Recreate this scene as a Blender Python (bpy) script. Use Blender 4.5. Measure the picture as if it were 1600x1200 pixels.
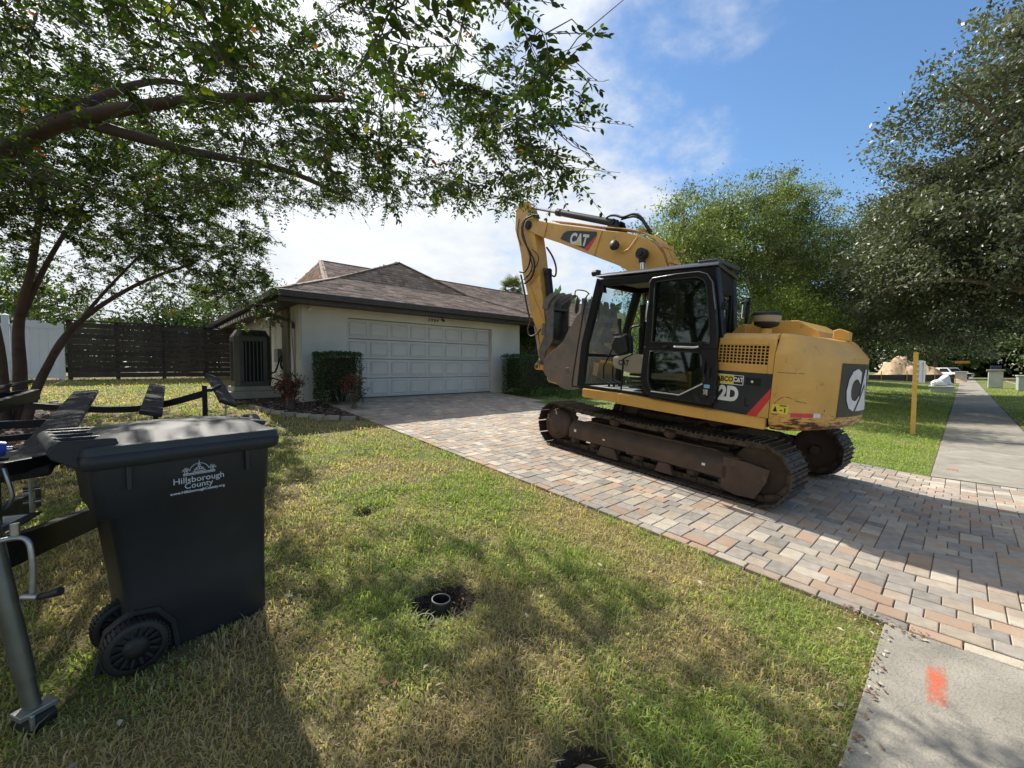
import bpy, math, random
import numpy as np
from mathutils import Vector, Matrix
for o in list(bpy.data.objects): bpy.data.objects.remove(o)
rnd = random.Random(7); RS = np.random.RandomState(11)
scene = bpy.context.scene; COL = scene.collection
# ------------------------------------------------------------------ camera
AZ = math.radians(47.5); PITCH = math.atan(24/647.)
cam_d = bpy.data.cameras.new('camera'); cam = bpy.data.objects.new('camera', cam_d); COL.objects.link(cam)
cam_d.sensor_width = 36; cam_d.lens = 36*647/1600.; cam_d.clip_start = .05; cam_d.clip_end = 2000
F0 = Vector((math.cos(AZ), math.sin(AZ), 0)); R0 = Vector((math.sin(AZ), -math.cos(AZ), 0)); Z = Vector((0, 0, 1))
Fw = F0*math.cos(PITCH)-Z*math.sin(PITCH); Up = Z*math.cos(PITCH)+F0*math.sin(PITCH)
cam.matrix_world = Matrix(((R0.x, Up.x, -Fw.x, 0), (R0.y, Up.y, -Fw.y, 0), (R0.z, Up.z, -Fw.z, 1.57), (0, 0, 0, 1)))
scene.camera = cam
scene.render.resolution_x = 1024; scene.render.resolution_y = 768
# ------------------------------------------------------------------ light
SUN = Vector((.12, 1, 1.02)).normalized()
sl = bpy.data.lights.new('sun', 'SUN'); sl.energy = 5.0; sl.angle = math.radians(.55); sl.color = (1, .94, .84)
so = bpy.data.objects.new('sun', sl); COL.objects.link(so); so.rotation_euler = SUN.to_track_quat('Z', 'Y').to_euler()
w = bpy.data.worlds.new('World'); scene.world = w; w.use_nodes = True
nt = w.node_tree; N = nt.nodes; Lk = nt.links; N.clear()
def nd(t, **k):
    n = N.new(t)
    for a, b in k.items(): setattr(n, a, b)
    return n
out = nd('ShaderNodeOutputWorld'); sky = nd('ShaderNodeTexSky', sky_type='NISHITA'); sky.sun_disc = False
sky.sun_elevation = math.asin(SUN.z); sky.sun_rotation = math.atan2(SUN.x, SUN.y); sky.air_density = 1.1; sky.dust_density = .3; sky.ozone_density = 2.5
b1 = nd('ShaderNodeBackground'); b1.inputs[1].default_value = .122
hsv = nd('ShaderNodeHueSaturation'); hsv.inputs['Saturation'].default_value = 1.14
Lk.new(sky.outputs[0], hsv.inputs['Color']); Lk.new(hsv.outputs[0], b1.inputs[0])
geo = nd('ShaderNodeTexCoord')
sep = nd('ShaderNodeSeparateXYZ'); Lk.new(geo.outputs['Generated'], sep.inputs[0])
def m(op, a, b=None, clamp=False):
    n = nd('ShaderNodeMath', operation=op, use_clamp=clamp)
    for i, v in enumerate((a, b)):
        if v is None: continue
        if isinstance(v, (int, float)): n.inputs[i].default_value = v
        else: Lk.new(v, n.inputs[i])
    return n.outputs[0]
zz = m('ADD', m('MAXIMUM', sep.outputs[2], 0.0), .22)
cx = m('DIVIDE', sep.outputs[0], zz); cy = m('DIVIDE', sep.outputs[1], zz)
comb = nd('ShaderNodeCombineXYZ'); Lk.new(cx, comb.inputs[0]); Lk.new(cy, comb.inputs[1])
n1 = nd('ShaderNodeTexNoise'); n1.inputs['Scale'].default_value = 1.7; n1.inputs['Detail'].default_value = 9; n1.inputs['Roughness'].default_value = .58; n1.inputs['Distortion'].default_value = .25
Lk.new(comb.outputs[0], n1.inputs['Vector'])
n2 = nd('ShaderNodeTexNoise'); n2.inputs['Scale'].default_value = 7; n2.inputs['Detail'].default_value = 6; n2.inputs['Roughness'].default_value = .6
Lk.new(comb.outputs[0], n2.inputs['Vector'])
grad = m('SUBTRACT', m('MULTIPLY', sep.outputs[1], .80), m('MULTIPLY', sep.outputs[0], .72))
dens = m('ADD', m('ADD', m('MULTIPLY', n1.outputs[0], 1.9), m('MULTIPLY', n2.outputs[0], .75)), m('SUBTRACT', m('MULTIPLY', grad, 1.25), -.02))
mr = nd('ShaderNodeMapRange', interpolation_type='SMOOTHSTEP'); mr.inputs[1].default_value = .80; mr.inputs[2].default_value = 1.50
mr.inputs[3].default_value = 0; mr.inputs[4].default_value = .96; Lk.new(dens, mr.inputs[0])
sd = nd('ShaderNodeVectorMath', operation='DOT_PRODUCT'); sd.inputs[1].default_value = SUN; Lk.new(geo.outputs['Generated'], sd.inputs[0])
glow = m('MULTIPLY', m('POWER', m('MAXIMUM', sd.outputs['Value'], 0), 6), .42)
cstr = m('ADD', m('ADD', .34, glow), m('MULTIPLY', m('ADD', n2.outputs[0], n1.outputs[0]), .26))
b2 = nd('ShaderNodeBackground'); b2.inputs[0].default_value = (.93, .96, 1, 1); Lk.new(cstr, b2.inputs[1])
mx = nd('ShaderNodeMixShader'); Lk.new(mr.outputs[0], mx.inputs[0]); Lk.new(b1.outputs[0], mx.inputs[1]); Lk.new(b2.outputs[0], mx.inputs[2])
Lk.new(mx.outputs[0], out.inputs[0])
vs = scene.view_settings; vs.view_transform = 'Standard'; vs.look = 'None'; vs.gamma = 1; vs.exposure = .50; vs.use_curve_mapping = False
scene.cycles.max_bounces = 8; scene.cycles.transparent_max_bounces = 16
# ------------------------------------------------------------------ helpers
def srgb(r, g, b):
    f = lambda c: ((c/255+.055)/1.055)**2.4 if c > 10 else c/255/12.92
    return (f(r), f(g), f(b), 1)
MATS = {}
def mat(name, c1, c2=None, rough=.6, metal=0, scale=8, bump=0, bscale=60, spec=.5, detail=6, contrast=(.35, .65), transl=0, attr=None, obj=True, coat=0, randv=0, c3=None, c3scale=3, c3r=(.6, .7), wvar=0, wscale=.9):
    if name in MATS: return MATS[name]
    M = bpy.data.materials.new(name); M.use_nodes = True; t = M.node_tree; n = t.nodes; p = n['Principled BSDF']
    def mk(ty): return n.new(ty)
    tc = mk('ShaderNodeTexCoord'); cs = tc.outputs['Object' if obj else 'Generated']
    c = None
    if attr:
        a = mk('ShaderNodeAttribute'); a.attribute_name = attr; c = a.outputs['Color']
    elif c2 is not None:
        no = mk('ShaderNodeTexNoise'); no.inputs['Scale'].default_value = scale; no.inputs['Detail'].default_value = detail; t.links.new(cs, no.inputs['Vector'])
        r = mk('ShaderNodeMapRange'); r.inputs[1].default_value = contrast[0]; r.inputs[2].default_value = contrast[1]; t.links.new(no.outputs[0], r.inputs[0])
        x = mk('ShaderNodeMix'); x.data_type = 'RGBA'; x.inputs[6].default_value = c1 if len(c1) == 4 else (*c1, 1); x.inputs[7].default_value = c2 if len(c2) == 4 else (*c2, 1)
        t.links.new(r.outputs[0], x.inputs[0]); c = x.outputs[2]
    if c3 is not None:
        no = mk('ShaderNodeTexNoise'); no.inputs['Scale'].default_value = c3scale; no.inputs['Detail'].default_value = 8; no.inputs['Roughness'].default_value = .65; t.links.new(cs, no.inputs['Vector'])
        r = mk('ShaderNodeMapRange'); r.inputs[1].default_value = c3r[0]; r.inputs[2].default_value = c3r[1]; t.links.new(no.outputs[0], r.inputs[0])
        x = mk('ShaderNodeMix'); x.data_type = 'RGBA'; x.inputs[7].default_value = (*c3[:3], 1)
        if c is not None: t.links.new(c, x.inputs[6])
        else: x.inputs[6].default_value = (*c1[:3], 1)
        t.links.new(r.outputs[0], x.inputs[0]); c = x.outputs[2]
    if randv:
        oi = mk('ShaderNodeObjectInfo'); h = mk('ShaderNodeHueSaturation'); r = mk('ShaderNodeMapRange'); r.inputs[3].default_value = 1-randv; r.inputs[4].default_value = 1+randv
        t.links.new(oi.outputs['Random'], r.inputs[0]); t.links.new(r.outputs[0], h.inputs['Value'])
        if c is not None: t.links.new(c, h.inputs['Color'])
        else: h.inputs['Color'].default_value = (*c1[:3], 1)
        c = h.outputs[0]
    if wvar:
        ge = mk('ShaderNodeNewGeometry'); no = mk('ShaderNodeTexNoise'); no.inputs['Scale'].default_value = wscale; no.inputs['Detail'].default_value = 7; no.inputs['Roughness'].default_value = .62; t.links.new(ge.outputs['Position'], no.inputs['Vector'])
        r = mk('ShaderNodeMapRange'); r.inputs[1].default_value = .3; r.inputs[2].default_value = .66; r.inputs[3].default_value = 1-wvar; r.inputs[4].default_value = 1+wvar*.4; t.links.new(no.outputs[0], r.inputs[0]); h = mk('ShaderNodeHueSaturation'); t.links.new(r.outputs[0], h.inputs['Value'])
        if c is not None: t.links.new(c, h.inputs['Color'])
        else: h.inputs['Color'].default_value = (*c1[:3], 1)
        c = h.outputs[0]
    if c is not None: t.links.new(c, p.inputs['Base Color'])
    else: p.inputs['Base Color'].default_value = (*c1[:3], 1)
    p.inputs['Roughness'].default_value = rough; p.inputs['Metallic'].default_value = metal
    p.inputs['Specular IOR Level'].default_value = spec; p.inputs['Coat Weight'].default_value = coat
    if bump:
        no = mk('ShaderNodeTexNoise'); no.inputs['Scale'].default_value = bscale; no.inputs['Detail'].default_value = 5; t.links.new(cs, no.inputs['Vector'])
        b = mk('ShaderNodeBump'); b.inputs['Strength'].default_value = bump; b.inputs['Distance'].default_value = .01; t.links.new(no.outputs[0], b.inputs['Height']); t.links.new(b.outputs[0], p.inputs['Normal'])
    if transl:
        tr = mk('ShaderNodeBsdfTranslucent'); ms = mk('ShaderNodeMixShader'); ms.inputs[0].default_value = transl
        if c is not None:
            g = mk('ShaderNodeMix'); g.data_type = 'RGBA'; g.blend_type = 'MULTIPLY'; g.inputs[0].default_value = 1; g.inputs[7].default_value = (1.5, 1.7, .6, 1)
            t.links.new(c, g.inputs[6]); t.links.new(g.outputs[2], tr.inputs[0])
        else: tr.inputs[0].default_value = (c1[0]*1.5, c1[1]*1.7, c1[2]*.6, 1)
        t.links.new(p.outputs[0], ms.inputs[1]); t.links.new(tr.outputs[0], ms.inputs[2]); t.links.new(ms.outputs[0], n['Material Output'].inputs[0])
    MATS[name] = M; return M
def glass(name, tint=(.8, .9, .9), refl=.1, dirt=.0, dirtcol=(.5, .52, .5)):
    M = bpy.data.materials.new(name); M.use_nodes = True; t = M.node_tree; n = t.nodes; n.remove(n['Principled BSDF'])
    tr = n.new('ShaderNodeBsdfTransparent'); tr.inputs[0].default_value = (*tint, 1); gl = n.new('ShaderNodeBsdfGlossy'); gl.inputs['Roughness'].default_value = .03; gl.inputs[0].default_value = (.9, .95, 1, 1)
    fr = n.new('ShaderNodeFresnel'); fr.inputs[0].default_value = 1.5; ad = n.new('ShaderNodeMath'); ad.operation = 'ADD'; ad.inputs[1].default_value = refl; t.links.new(fr.outputs[0], ad.inputs[0])
    mm = n.new('ShaderNodeMixShader'); t.links.new(ad.outputs[0], mm.inputs[0]); t.links.new(tr.outputs[0], mm.inputs[1]); t.links.new(gl.outputs[0], mm.inputs[2])
    res = mm
    if dirt:
        df = n.new('ShaderNodeBsdfDiffuse'); df.inputs[0].default_value = (*dirtcol, 1); tc = n.new('ShaderNodeTexCoord'); no = n.new('ShaderNodeTexNoise'); no.inputs['Scale'].default_value = 5; no.inputs['Detail'].default_value = 10; no.inputs['Roughness'].default_value = .7
        t.links.new(tc.outputs['Object'], no.inputs['Vector']); r = n.new('ShaderNodeMapRange'); r.inputs[1].default_value = .4; r.inputs[2].default_value = .8; r.inputs[3].default_value = dirt*.25; r.inputs[4].default_value = dirt; t.links.new(no.outputs[0], r.inputs[0])
        m2 = n.new('ShaderNodeMixShader'); t.links.new(r.outputs[0], m2.inputs[0]); t.links.new(mm.outputs[0], m2.inputs[1]); t.links.new(df.outputs[0], m2.inputs[2]); res = m2
    t.links.new(res.outputs[0], n['Material Output'].inputs[0]); MATS[name] = M; return M

def frame_from(d):
    d = Vector(d).normalized(); a = Vector((0, 0, 1)) if abs(d.z) < .95 else Vector((1, 0, 0))
    u = d.cross(a).normalized(); v = d.cross(u).normalized(); return d, u, v
class G:
    def __init__(s): s.v = []; s.f = []; s.m = []; s.sm = []
    def add(s, vs, fs, mi=0, smooth=False):
        b = len(s.v); s.v += [tuple(v) for v in vs]
        for f in fs: s.f.append([b+i for i in f]); s.m.append(mi); s.sm.append(smooth)
        return s
    def box(s, x0, x1, y0, y1, z0, z1, mi=0):
        vs = [(x, y, z) for x in (x0, x1) for y in (y0, y1) for z in (z0, z1)]
        return s.add(vs, [(0, 1, 3, 2), (4, 6, 7, 5), (0, 4, 5, 1), (2, 3, 7, 6), (0, 2, 6, 4), (1, 5, 7, 3)], mi)
    def obox(s, c, sx, sy, sz, R=None, mi=0):
        R = R or Matrix.Identity(3); c = Vector(c)
        vs = [c+R@Vector((x*sx/2, y*sy/2, z*sz/2)) for x in (-1, 1) for y in (-1, 1) for z in (-1, 1)]
        return s.add(vs, [(0, 1, 3, 2), (4, 6, 7, 5), (0, 4, 5, 1), (2, 3, 7, 6), (0, 2, 6, 4), (1, 5, 7, 3)], mi)
    def beam(s, a, b, w, h, mi=0, up=(0, 0, 1)):
        a = Vector(a); b = Vector(b); d = (b-a); L = d.length; d.normalize(); u = Vector(up); sd = d.cross(u).normalized(); u = sd.cross(d)
        R = Matrix((d, sd, u)).transposed(); return s.obox((a+b)/2, L, w, h, R, mi)
    def prism(s, poly, a0, a1, ax='y', mi=0):
        n = len(poly)
        f = {'y': lambda p, q: (p[0], q, p[1]), 'x': lambda p, q: (q, p[0], p[1]), 'z': lambda p, q: (p[0], p[1], q)}[ax]
        vs = [f(p, a0) for p in poly]+[f(p, a1) for p in poly]
        return s.add(vs, [list(range(n)), list(range(2*n-1, n-1, -1))]+[(i, i+n, (i+1) % n+n, (i+1) % n) for i in range(n)], mi)
    def ring(s, o, i_, a0, a1, ax='y', mi=0):
        n = len(o); f = {'y': lambda p, q: (p[0], q, p[1]), 'x': lambda p, q: (q, p[0], p[1]), 'z': lambda p, q: (p[0], p[1], q)}[ax]
        vs = [f(p, a0) for p in o]+[f(p, a0) for p in i_]+[f(p, a1) for p in o]+[f(p, a1) for p in i_]; fs = []
        for k in range(n):
            j = (k+1) % n; fs += [(k, j, n+j, n+k), (2*n+k, 3*n+k, 3*n+j, 2*n+j), (k, 2*n+k, 2*n+j, j), (n+k, n+j, 3*n+j, 3*n+k)]
        return s.add(vs, fs, mi)
    def tube(s, pts, r, n=8, mi=0, cap=True):
        pts = [Vector(p) for p in pts]; k = len(pts); rr = r if isinstance(r, (list, tuple)) else [r]*k; vs = []; u = None
        for i, p in enumerate(pts):
            d = (pts[min(i+1, k-1)]-pts[max(i-1, 0)]).normalized()
            if u is None: _, u, _ = frame_from(d)
            else:
                u = (u-d*u.dot(d))
                if u.length < 1e-5: _, u, _ = frame_from(d)
                u.normalize()
            v = d.cross(u)
            for j in range(n):
                t = 2*math.pi*j/n; vs.append(p+(u*math.cos(t)+v*math.sin(t))*rr[i])
        fs = [(i*n+j, i*n+(j+1) % n, (i+1)*n+(j+1) % n, (i+1)*n+j) for i in range(k-1) for j in range(n)]
        s.add(vs, fs, mi, n > 4)
        if cap: s.add(vs[:n], [list(range(n))[::-1]], mi); s.add(vs[-n:], [list(range(n))], mi)
        return s
    def cyl(s, a, b, r, n=16, r2=None, mi=0): return s.tube([a, b], [r, r if r2 is None else r2], n, mi)
    def lathe(s, prof, n=24, o=(0, 0, 0), mi=0, ax='z', smooth=True):
        vs = []
        for r, h in prof:
            for j in range(n):
                t = 2*math.pi*j/n; a, b = r*math.cos(t), r*math.sin(t)
                p = {'z': (a, b, h), 'y': (a, h, b), 'x': (h, a, b)}[ax]; vs.append((p[0]+o[0], p[1]+o[1], p[2]+o[2]))
        fs = [(i*n+j, i*n+(j+1) % n, (i+1)*n+(j+1) % n, (i+1)*n+j) for i in range(len(prof)-1) for j in range(n)]
        return s.add(vs, fs, mi, smooth)
    def mesh(s, name, mats):
        me = bpy.data.meshes.new(name); me.from_pydata(s.v, [], s.f)
        for q in mats: me.materials.append(q)
        me.polygons.foreach_set('material_index', s.m); me.polygons.foreach_set('use_smooth', s.sm); me.update(); return me
def spline(pts, k=6):
    pts = [Vector(p) for p in pts]; o = []
    for i in range(len(pts)-1):
        p0 = pts[max(i-1, 0)]; p1 = pts[i]; p2 = pts[i+1]; p3 = pts[min(i+2, len(pts)-1)]
        for j in range(k):
            t = j/k; o.append(.5*((2*p1)+(p2-p0)*t+(2*p0-5*p1+4*p2-p3)*t*t+(3*p1-p0-3*p2+p3)*t**3))
    return o+[pts[-1]]
def link(name, me, parent=None, loc=None, rot=None, **pr):
    o = bpy.data.objects.new(name, me); COL.objects.link(o)
    if parent is not None: o.parent = parent
    if loc is not None: o.location = loc
    if rot is not None: o.rotation_euler = rot
    for k, v in pr.items(): o[k] = v
    return o
def put(name, g, mats, parent=None, bevel=0, seg=2, **pr):
    if not isinstance(mats, (list, tuple)): mats = [mats]
    o = link(name, g.mesh(name, mats), parent, **pr)
    if bevel:
        b = o.modifiers.new('bevel', 'BEVEL'); b.width = bevel; b.segments = seg; b.limit_method = 'ANGLE'; b.angle_limit = math.radians(35); b.harden_normals = False
    return o
def root(name, label, cat, loc=(0, 0, 0), rz=0, group=None):
    o = bpy.data.objects.new(name, None); COL.objects.link(o); o.location = loc; o.rotation_euler = (0, 0, rz); o.empty_display_size = .2
    o['label'] = label; o['category'] = cat
    if group: o['group'] = group
    return o
def fast(name, V, Fc, mats, mi=None, cols=None, smooth=False):
    me = bpy.data.meshes.new(name); V = np.asarray(V, np.float32).reshape(-1, 3); Fc = np.asarray(Fc, np.int32); k = Fc.shape[1]; n = len(Fc)
    me.vertices.add(len(V)); me.vertices.foreach_set('co', V.ravel()); me.loops.add(n*k); me.loops.foreach_set('vertex_index', Fc.ravel())
    me.polygons.add(n); me.polygons.foreach_set('loop_start', np.arange(0, n*k, k, dtype=np.int32))
    try: me.polygons.foreach_set('loop_total', np.full(n, k, np.int32))
    except Exception: pass
    for q in mats: me.materials.append(q)
    if mi is not None: me.polygons.foreach_set('material_index', np.asarray(mi, np.int32))
    if smooth: me.polygons.foreach_set('use_smooth', np.ones(n, bool))
    if cols is not None:
        a = me.color_attributes.new('tint', 'FLOAT_COLOR', 'POINT'); cc = np.ones((len(V), 4), np.float32); cc[:, :3] = cols; a.data.foreach_set('color', cc.ravel())
    me.update(calc_edges=True); return me
def textmesh(body, size, bold=0, align='CENTER', ext=.0, xs=1.0, spacing=1.0):
    c = bpy.data.curves.new('lettering', 'FONT'); c.body = body; c.size = size; c.offset = bold; c.align_x = align; c.align_y = 'CENTER'; c.extrude = ext; c.space_character = spacing; c.resolution_u = 3
    o = bpy.data.objects.new('lettering', c); COL.objects.link(o); dg = bpy.context.evaluated_depsgraph_get()
    me = bpy.data.meshes.new_from_object(o.evaluated_get(dg)); bpy.data.objects.remove(o); bpy.data.curves.remove(c)
    for v in me.vertices: v.co.x *= xs
    return me
def text(name, body, size, M, mt, parent=None, **k):
    me = textmesh(body, size, **k); me.transform(M); me.materials.clear(); me.materials.append(mt); return link(name, me, parent)
def basis(x, y, o):
    x = Vector(x).normalized(); y = Vector(y); y = (y-x*y.dot(x)).normalized(); z = x.cross(y)
    return Matrix(((x.x, y.x, z.x, o[0]), (x.y, y.y, z.y, o[1]), (x.z, y.z, z.z, o[2]), (0, 0, 0, 1)))
SLP = .075; Y0 = .29
def T(x, y): return 0 if y < Y0 else SLP*(min(y, 18)-Y0)
def Tn(y): return np.where(y < Y0, 0, SLP*(np.minimum(y, 18)-Y0))
HOLES = [(1.42, 2.2, .19, .14), (1.22, .90, .15, .12), (1.56, 3.76, .10, .07)]
def noise2(x, y, s, seed=0):
    r = np.random.RandomState(seed); g = r.rand(64, 64); X = x*s+1000.3; Yy = y*s+1000.7
    xi = np.floor(X).astype(int); yi = np.floor(Yy).astype(int); fx = X-xi; fy = Yy-yi; fx = fx*fx*(3-2*fx); fy = fy*fy*(3-2*fy)
    a = g[xi % 64, yi % 64]; b = g[(xi+1) % 64, yi % 64]; c = g[xi % 64, (yi+1) % 64]; d = g[(xi+1) % 64, (yi+1) % 64]
    return (a*(1-fx)+b*fx)*(1-fy)+(c*(1-fx)+d*fx)*fy
def ground(x, y):
    z = Tn(y)-.03
    for hx, hy, r, d in HOLES: z = z-d*np.exp(-(((x-hx)**2+(y-hy)**2)/r**2)**2)
    return z
# ------------------------------------------------------------------ common materials
def C(r, g, b): return (r, g, b, 1)
m_soil = mat('lawn_soil', C(.10, .085, .035), C(.19, .15, .06), .95, scale=3, bump=.5, bscale=40)
m_far = mat('lawn_far', C(.10, .14, .03), C(.17, .17, .05), .95, scale=.7, bump=.6, bscale=30)
m_conc = mat('concrete', C(.27, .25, .21), C(.36, .33, .275), .9, scale=2.2, bump=.35, bscale=120, c3=C(.20, .19, .16), c3scale=1.3, c3r=(.52, .75))
m_asph = mat('asphalt', C(.045, .045, .047), C(.07, .07, .07), .9, scale=30, bump=.3, bscale=200)
m_sand = mat('joint_sand', C(.09, .08, .07), C(.16, .14, .11), .95, scale=25)
m_grass = mat('grass_blade', C(.1, .2, .03), rough=.5, attr='tint', transl=.45, spec=.25)
# ------------------------------------------------------------------ terrain
def grid(name, xs, ys, m, zf=None):
    X, Y = np.meshgrid(xs, ys, indexing='ij'); Zz = (zf or ground)(X, Y); V = np.stack([X, Y, Zz], -1).reshape(-1, 3)
    nx, ny = len(xs), len(ys); i = np.arange(nx-1)[:, None]*ny+np.arange(ny-1)[None, :]
    return fast(name, V, np.stack([i, i+ny, i+ny+1, i+1], -1).reshape(-1, 4), [m], smooth=True)
def cc(*p):
    o = []
    for a, b, s in p: o += list(np.arange(a, b-1e-6, s))
    return np.array(o+[p[-1][1]])
xs = cc((-400, -20, 40), (-20, -3, 1), (-3, .6, .12), (.6, 1.8, .02), (1.8, 8, .2), (8, 40, 2), (40, 800, 40))
ys = cc((-400, -20, 40), (-20, -1, 1), (-1, .5, .1), (.5, 3.9, .04), (3.9, 18, .47), (18, 60, 7), (60, 600, 60))
link('ground', grid('ground', xs, ys, m_soil), kind='structure')
link('far_lawn', grid('far_lawn', cc((8.6, 40, .8), (40, 110, 7)), cc((.30, 3, .3), (3, 18, 1), (18, 40, 4)), m_far, lambda x, y: Tn(y)-.022), kind='structure')
link('verge_grass', grid('verge_grass', cc((8.6, 40, .8), (40, 110, 7)), cc((-3.6, -1.08, .4),), m_far, lambda x, y: Tn(y)-.022), kind='structure')
g = G(); g.box(-60, 120, -11, -3.8, -.2, -.05); put('road', g, m_asph, kind='structure')
g = G(); g.box(-60, 3.3, -3.8, -3.62, -.2, .0); g.box(8.6, 120, -3.8, -3.62, -.2, 0); put('kerb', g, m_conc, bevel=.02, kind='structure')
# sidewalk slabs
g = G(); g.box(-8, 3.38, -1.06, .29, -.2, -.028); g.box(8.62, 120, -1.06, .29, -.2, -.028)
sw = put('sidewalk', g, m_sand, kind='structure')
m_slab = mat('slab_concrete', C(.26, .24, .20), C(.35, .32, .265), .9, scale=2.2, bump=.5, bscale=90, randv=.07, wvar=.2, wscale=1.6, c3=C(.15, .145, .125), c3scale=1.7, c3r=(.5, .78))
# cracked map pattern on the near slabs
def crackmat():
    M = m_slab.copy(); M.name = 'slab_crazed'; t = M.node_tree; n = t.nodes; p = n['Principled BSDF']; src = p.inputs['Base Color'].links[0].from_socket
    v = n.new('ShaderNodeTexVoronoi'); v.feature = 'DISTANCE_TO_EDGE'; v.inputs['Scale'].default_value = 26; tc = n.new('ShaderNodeTexCoord'); no = n.new('ShaderNodeTexNoise'); no.inputs['Scale'].default_value = 9; mxv = n.new('ShaderNodeMix'); mxv.data_type = 'RGBA'; mxv.inputs[0].default_value = .12
    t.links.new(tc.outputs['Object'], no.inputs['Vector']); t.links.new(tc.outputs['Object'], mxv.inputs[6]); t.links.new(no.outputs['Color'], mxv.inputs[7]); t.links.new(mxv.outputs[2], v.inputs['Vector'])
    r = n.new('ShaderNodeMapRange'); r.inputs[1].default_value = .0; r.inputs[2].default_value = .05; r.inputs[3].default_value = .72; r.inputs[4].default_value = 1; t.links.new(v.outputs['Distance'], r.inputs[0])
    h = n.new('ShaderNodeHueSaturation'); t.links.new(r.outputs[0], h.inputs['Value']); t.links.new(src, h.inputs['Color']); t.links.new(h.outputs[0], p.inputs['Base Color']); return M
m_crz = crackmat()
def slab(x0, x1, m):
    g = G(); cx = (x0+x1)/2; g.box(x0-cx+.006, x1-cx-.006, -.67, .67, -.08, 0); o = put('slab', g, m, sw, bevel=.006); o.location = (cx, -.38, 0)
for i in range(5): slab(3.392-1.5*(i+1), 3.392-1.5*i, m_crz)
x = 8.57
for i in range(34): slab(x, x+1.68, m_slab); x += 1.68
g = G(); g.box(x, 120, -1.05, .28, -.08, 0); put('slab', g, m_slab, sw)
# orange paint marks
m_or = mat('orange_spray', C(.75, .12, .03), C(.85, .19, .06), .8, scale=30)
def spray(pts, wd, seed):
    a, b = Vector(pts[0]), Vector(pts[1]); g = G(); d = (b-a); n_ = Vector((-d.y, d.x)).normalized()*wd; e = d*.12
    g.add([(a.x-e.x-n_.x, a.y-e.y-n_.y, .002), (b.x+e.x-n_.x, b.y+e.y-n_.y, .002), (b.x+e.x+n_.x, b.y+e.y+n_.y, .002), (a.x-e.x+n_.x, a.y-e.y+n_.y, .002)], [(0, 1, 2, 3)])
    M = bpy.data.materials.new('orange_spray_mark'); M.use_nodes = True; t = M.node_tree; q = t.nodes; p = q['Principled BSDF']; p.inputs['Base Color'].default_value = (.72, .13, .045, 1); p.inputs['Roughness'].default_value = .85
    tc = q.new('ShaderNodeTexCoord'); no = q.new('ShaderNodeTexNoise'); no.inputs['Scale'].default_value = 55; no.inputs['Detail'].default_value = 6; n3 = q.new('ShaderNodeTexNoise'); n3.inputs['Scale'].default_value = 9; n3.inputs['Detail'].default_value = 3; t.links.new(tc.outputs['Object'], no.inputs[0]); t.links.new(tc.outputs['Object'], n3.inputs[0])
    mp = q.new('ShaderNodeMapping'); mp.inputs['Location'].default_value = (-.5, -.5, 0); t.links.new(tc.outputs['Generated'], mp.inputs[0]); se = q.new('ShaderNodeSeparateXYZ'); t.links.new(mp.outputs[0], se.inputs[0])
    def mm(op, x, y=None):
        k = q.new('ShaderNodeMath'); k.operation = op
        for j, v in enumerate((x, y)):
            if v is None: continue
            if isinstance(v, (int, float)): k.inputs[j].default_value = v
            else: t.links.new(v, k.inputs[j])
        return k.outputs[0]
    rad = mm('MAXIMUM', mm('MULTIPLY', mm('ABSOLUTE', se.outputs[0]), 2.0), mm('MULTIPLY', mm('ABSOLUTE', se.outputs[1]), 2.0))
    al = mm('SUBTRACT', mm('ADD', mm('MULTIPLY', no.outputs[0], 1.5), mm('MULTIPLY', n3.outputs[0], 1.1)), mm('ADD', mm('POWER', rad, 1.3), .72)); r = q.new('ShaderNodeMapRange'); r.inputs[1].default_value = .0; r.inputs[2].default_value = .6; r.inputs[4].default_value = .62; t.links.new(al, r.inputs[0]); t.links.new(r.outputs[0], p.inputs['Alpha'])
    put('orange_paint_mark', g, M, kind='structure'); return
    for i in range(0):
        t = min(max(r.gauss(.5, .28), 0), 1); a = Vector(pts[0]).lerp(Vector(pts[1]), t); q = abs(t-.5)
        px, py = a.x+r.gauss(0, wd*.25), a.y+r.gauss(0, wd*.30); s = r.uniform(.002, .0085)*(1.1-q)
        n = 6; g.add([(px+s*math.cos(k*6.283/n+i)*1.5, py+s*math.sin(k*6.283/n+i), .0035+.00002*i) for k in range(n)], [list(range(n))])
    put('orange_paint_mark', g, m_or, kind='structure')
spray([(3.16, .07), (2.66, .03)], .042, 1); spray([(9.28, .09), (9.44, .07)], .09, 2)
# ------------------------------------------------------------------ driveway pavers
g = G()
X0, X1 = 3.40, 8.56
V = [(X0, -3.7, -.004-.02), (X1, -3.7, -.024), (X1, Y0, -.024), (X0, Y0, -.024), (X1, 10.66, T(0, 10.66)-.024), (X0, 10.66, T(0, 10.66)-.024), (9.1, 10.66, T(0, 10.66)-.024), (9.1, 8.5, T(0, 8.5)-.024), (X1, 8.5, T(0, 8.5)-.024)]
g.add(V, [(0, 1, 2, 3), (3, 2, 8, 4, 5), (8, 7, 6, 4)])
drive = put('driveway', g, m_sand, kind='structure')
PC = dict(grey=((.31, .275, .235), (.39, .35, .30)), charcoal=((.23, .205, .175), (.32, .29, .25)), tan=((.37, .305, .23), (.45, .38, .30)), terracotta=((.41, .275, .185), (.39, .295, .22)), buff=((.46, .40, .31), (.53, .47, .38)), rosy=((.38, .29, .22), (.43, .35, .28)))
pm = []
for k, (a, b) in PC.items(): pm.append(mat('paver_'+k, C(*a), C(*b), .88, scale=14, bump=.7, bscale=150, randv=.10, wvar=.22, wscale=1.1, c3=C(a[0]*.62, a[1]*.62, a[2]*.62), c3scale=60, c3r=(.58, .72)))
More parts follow.
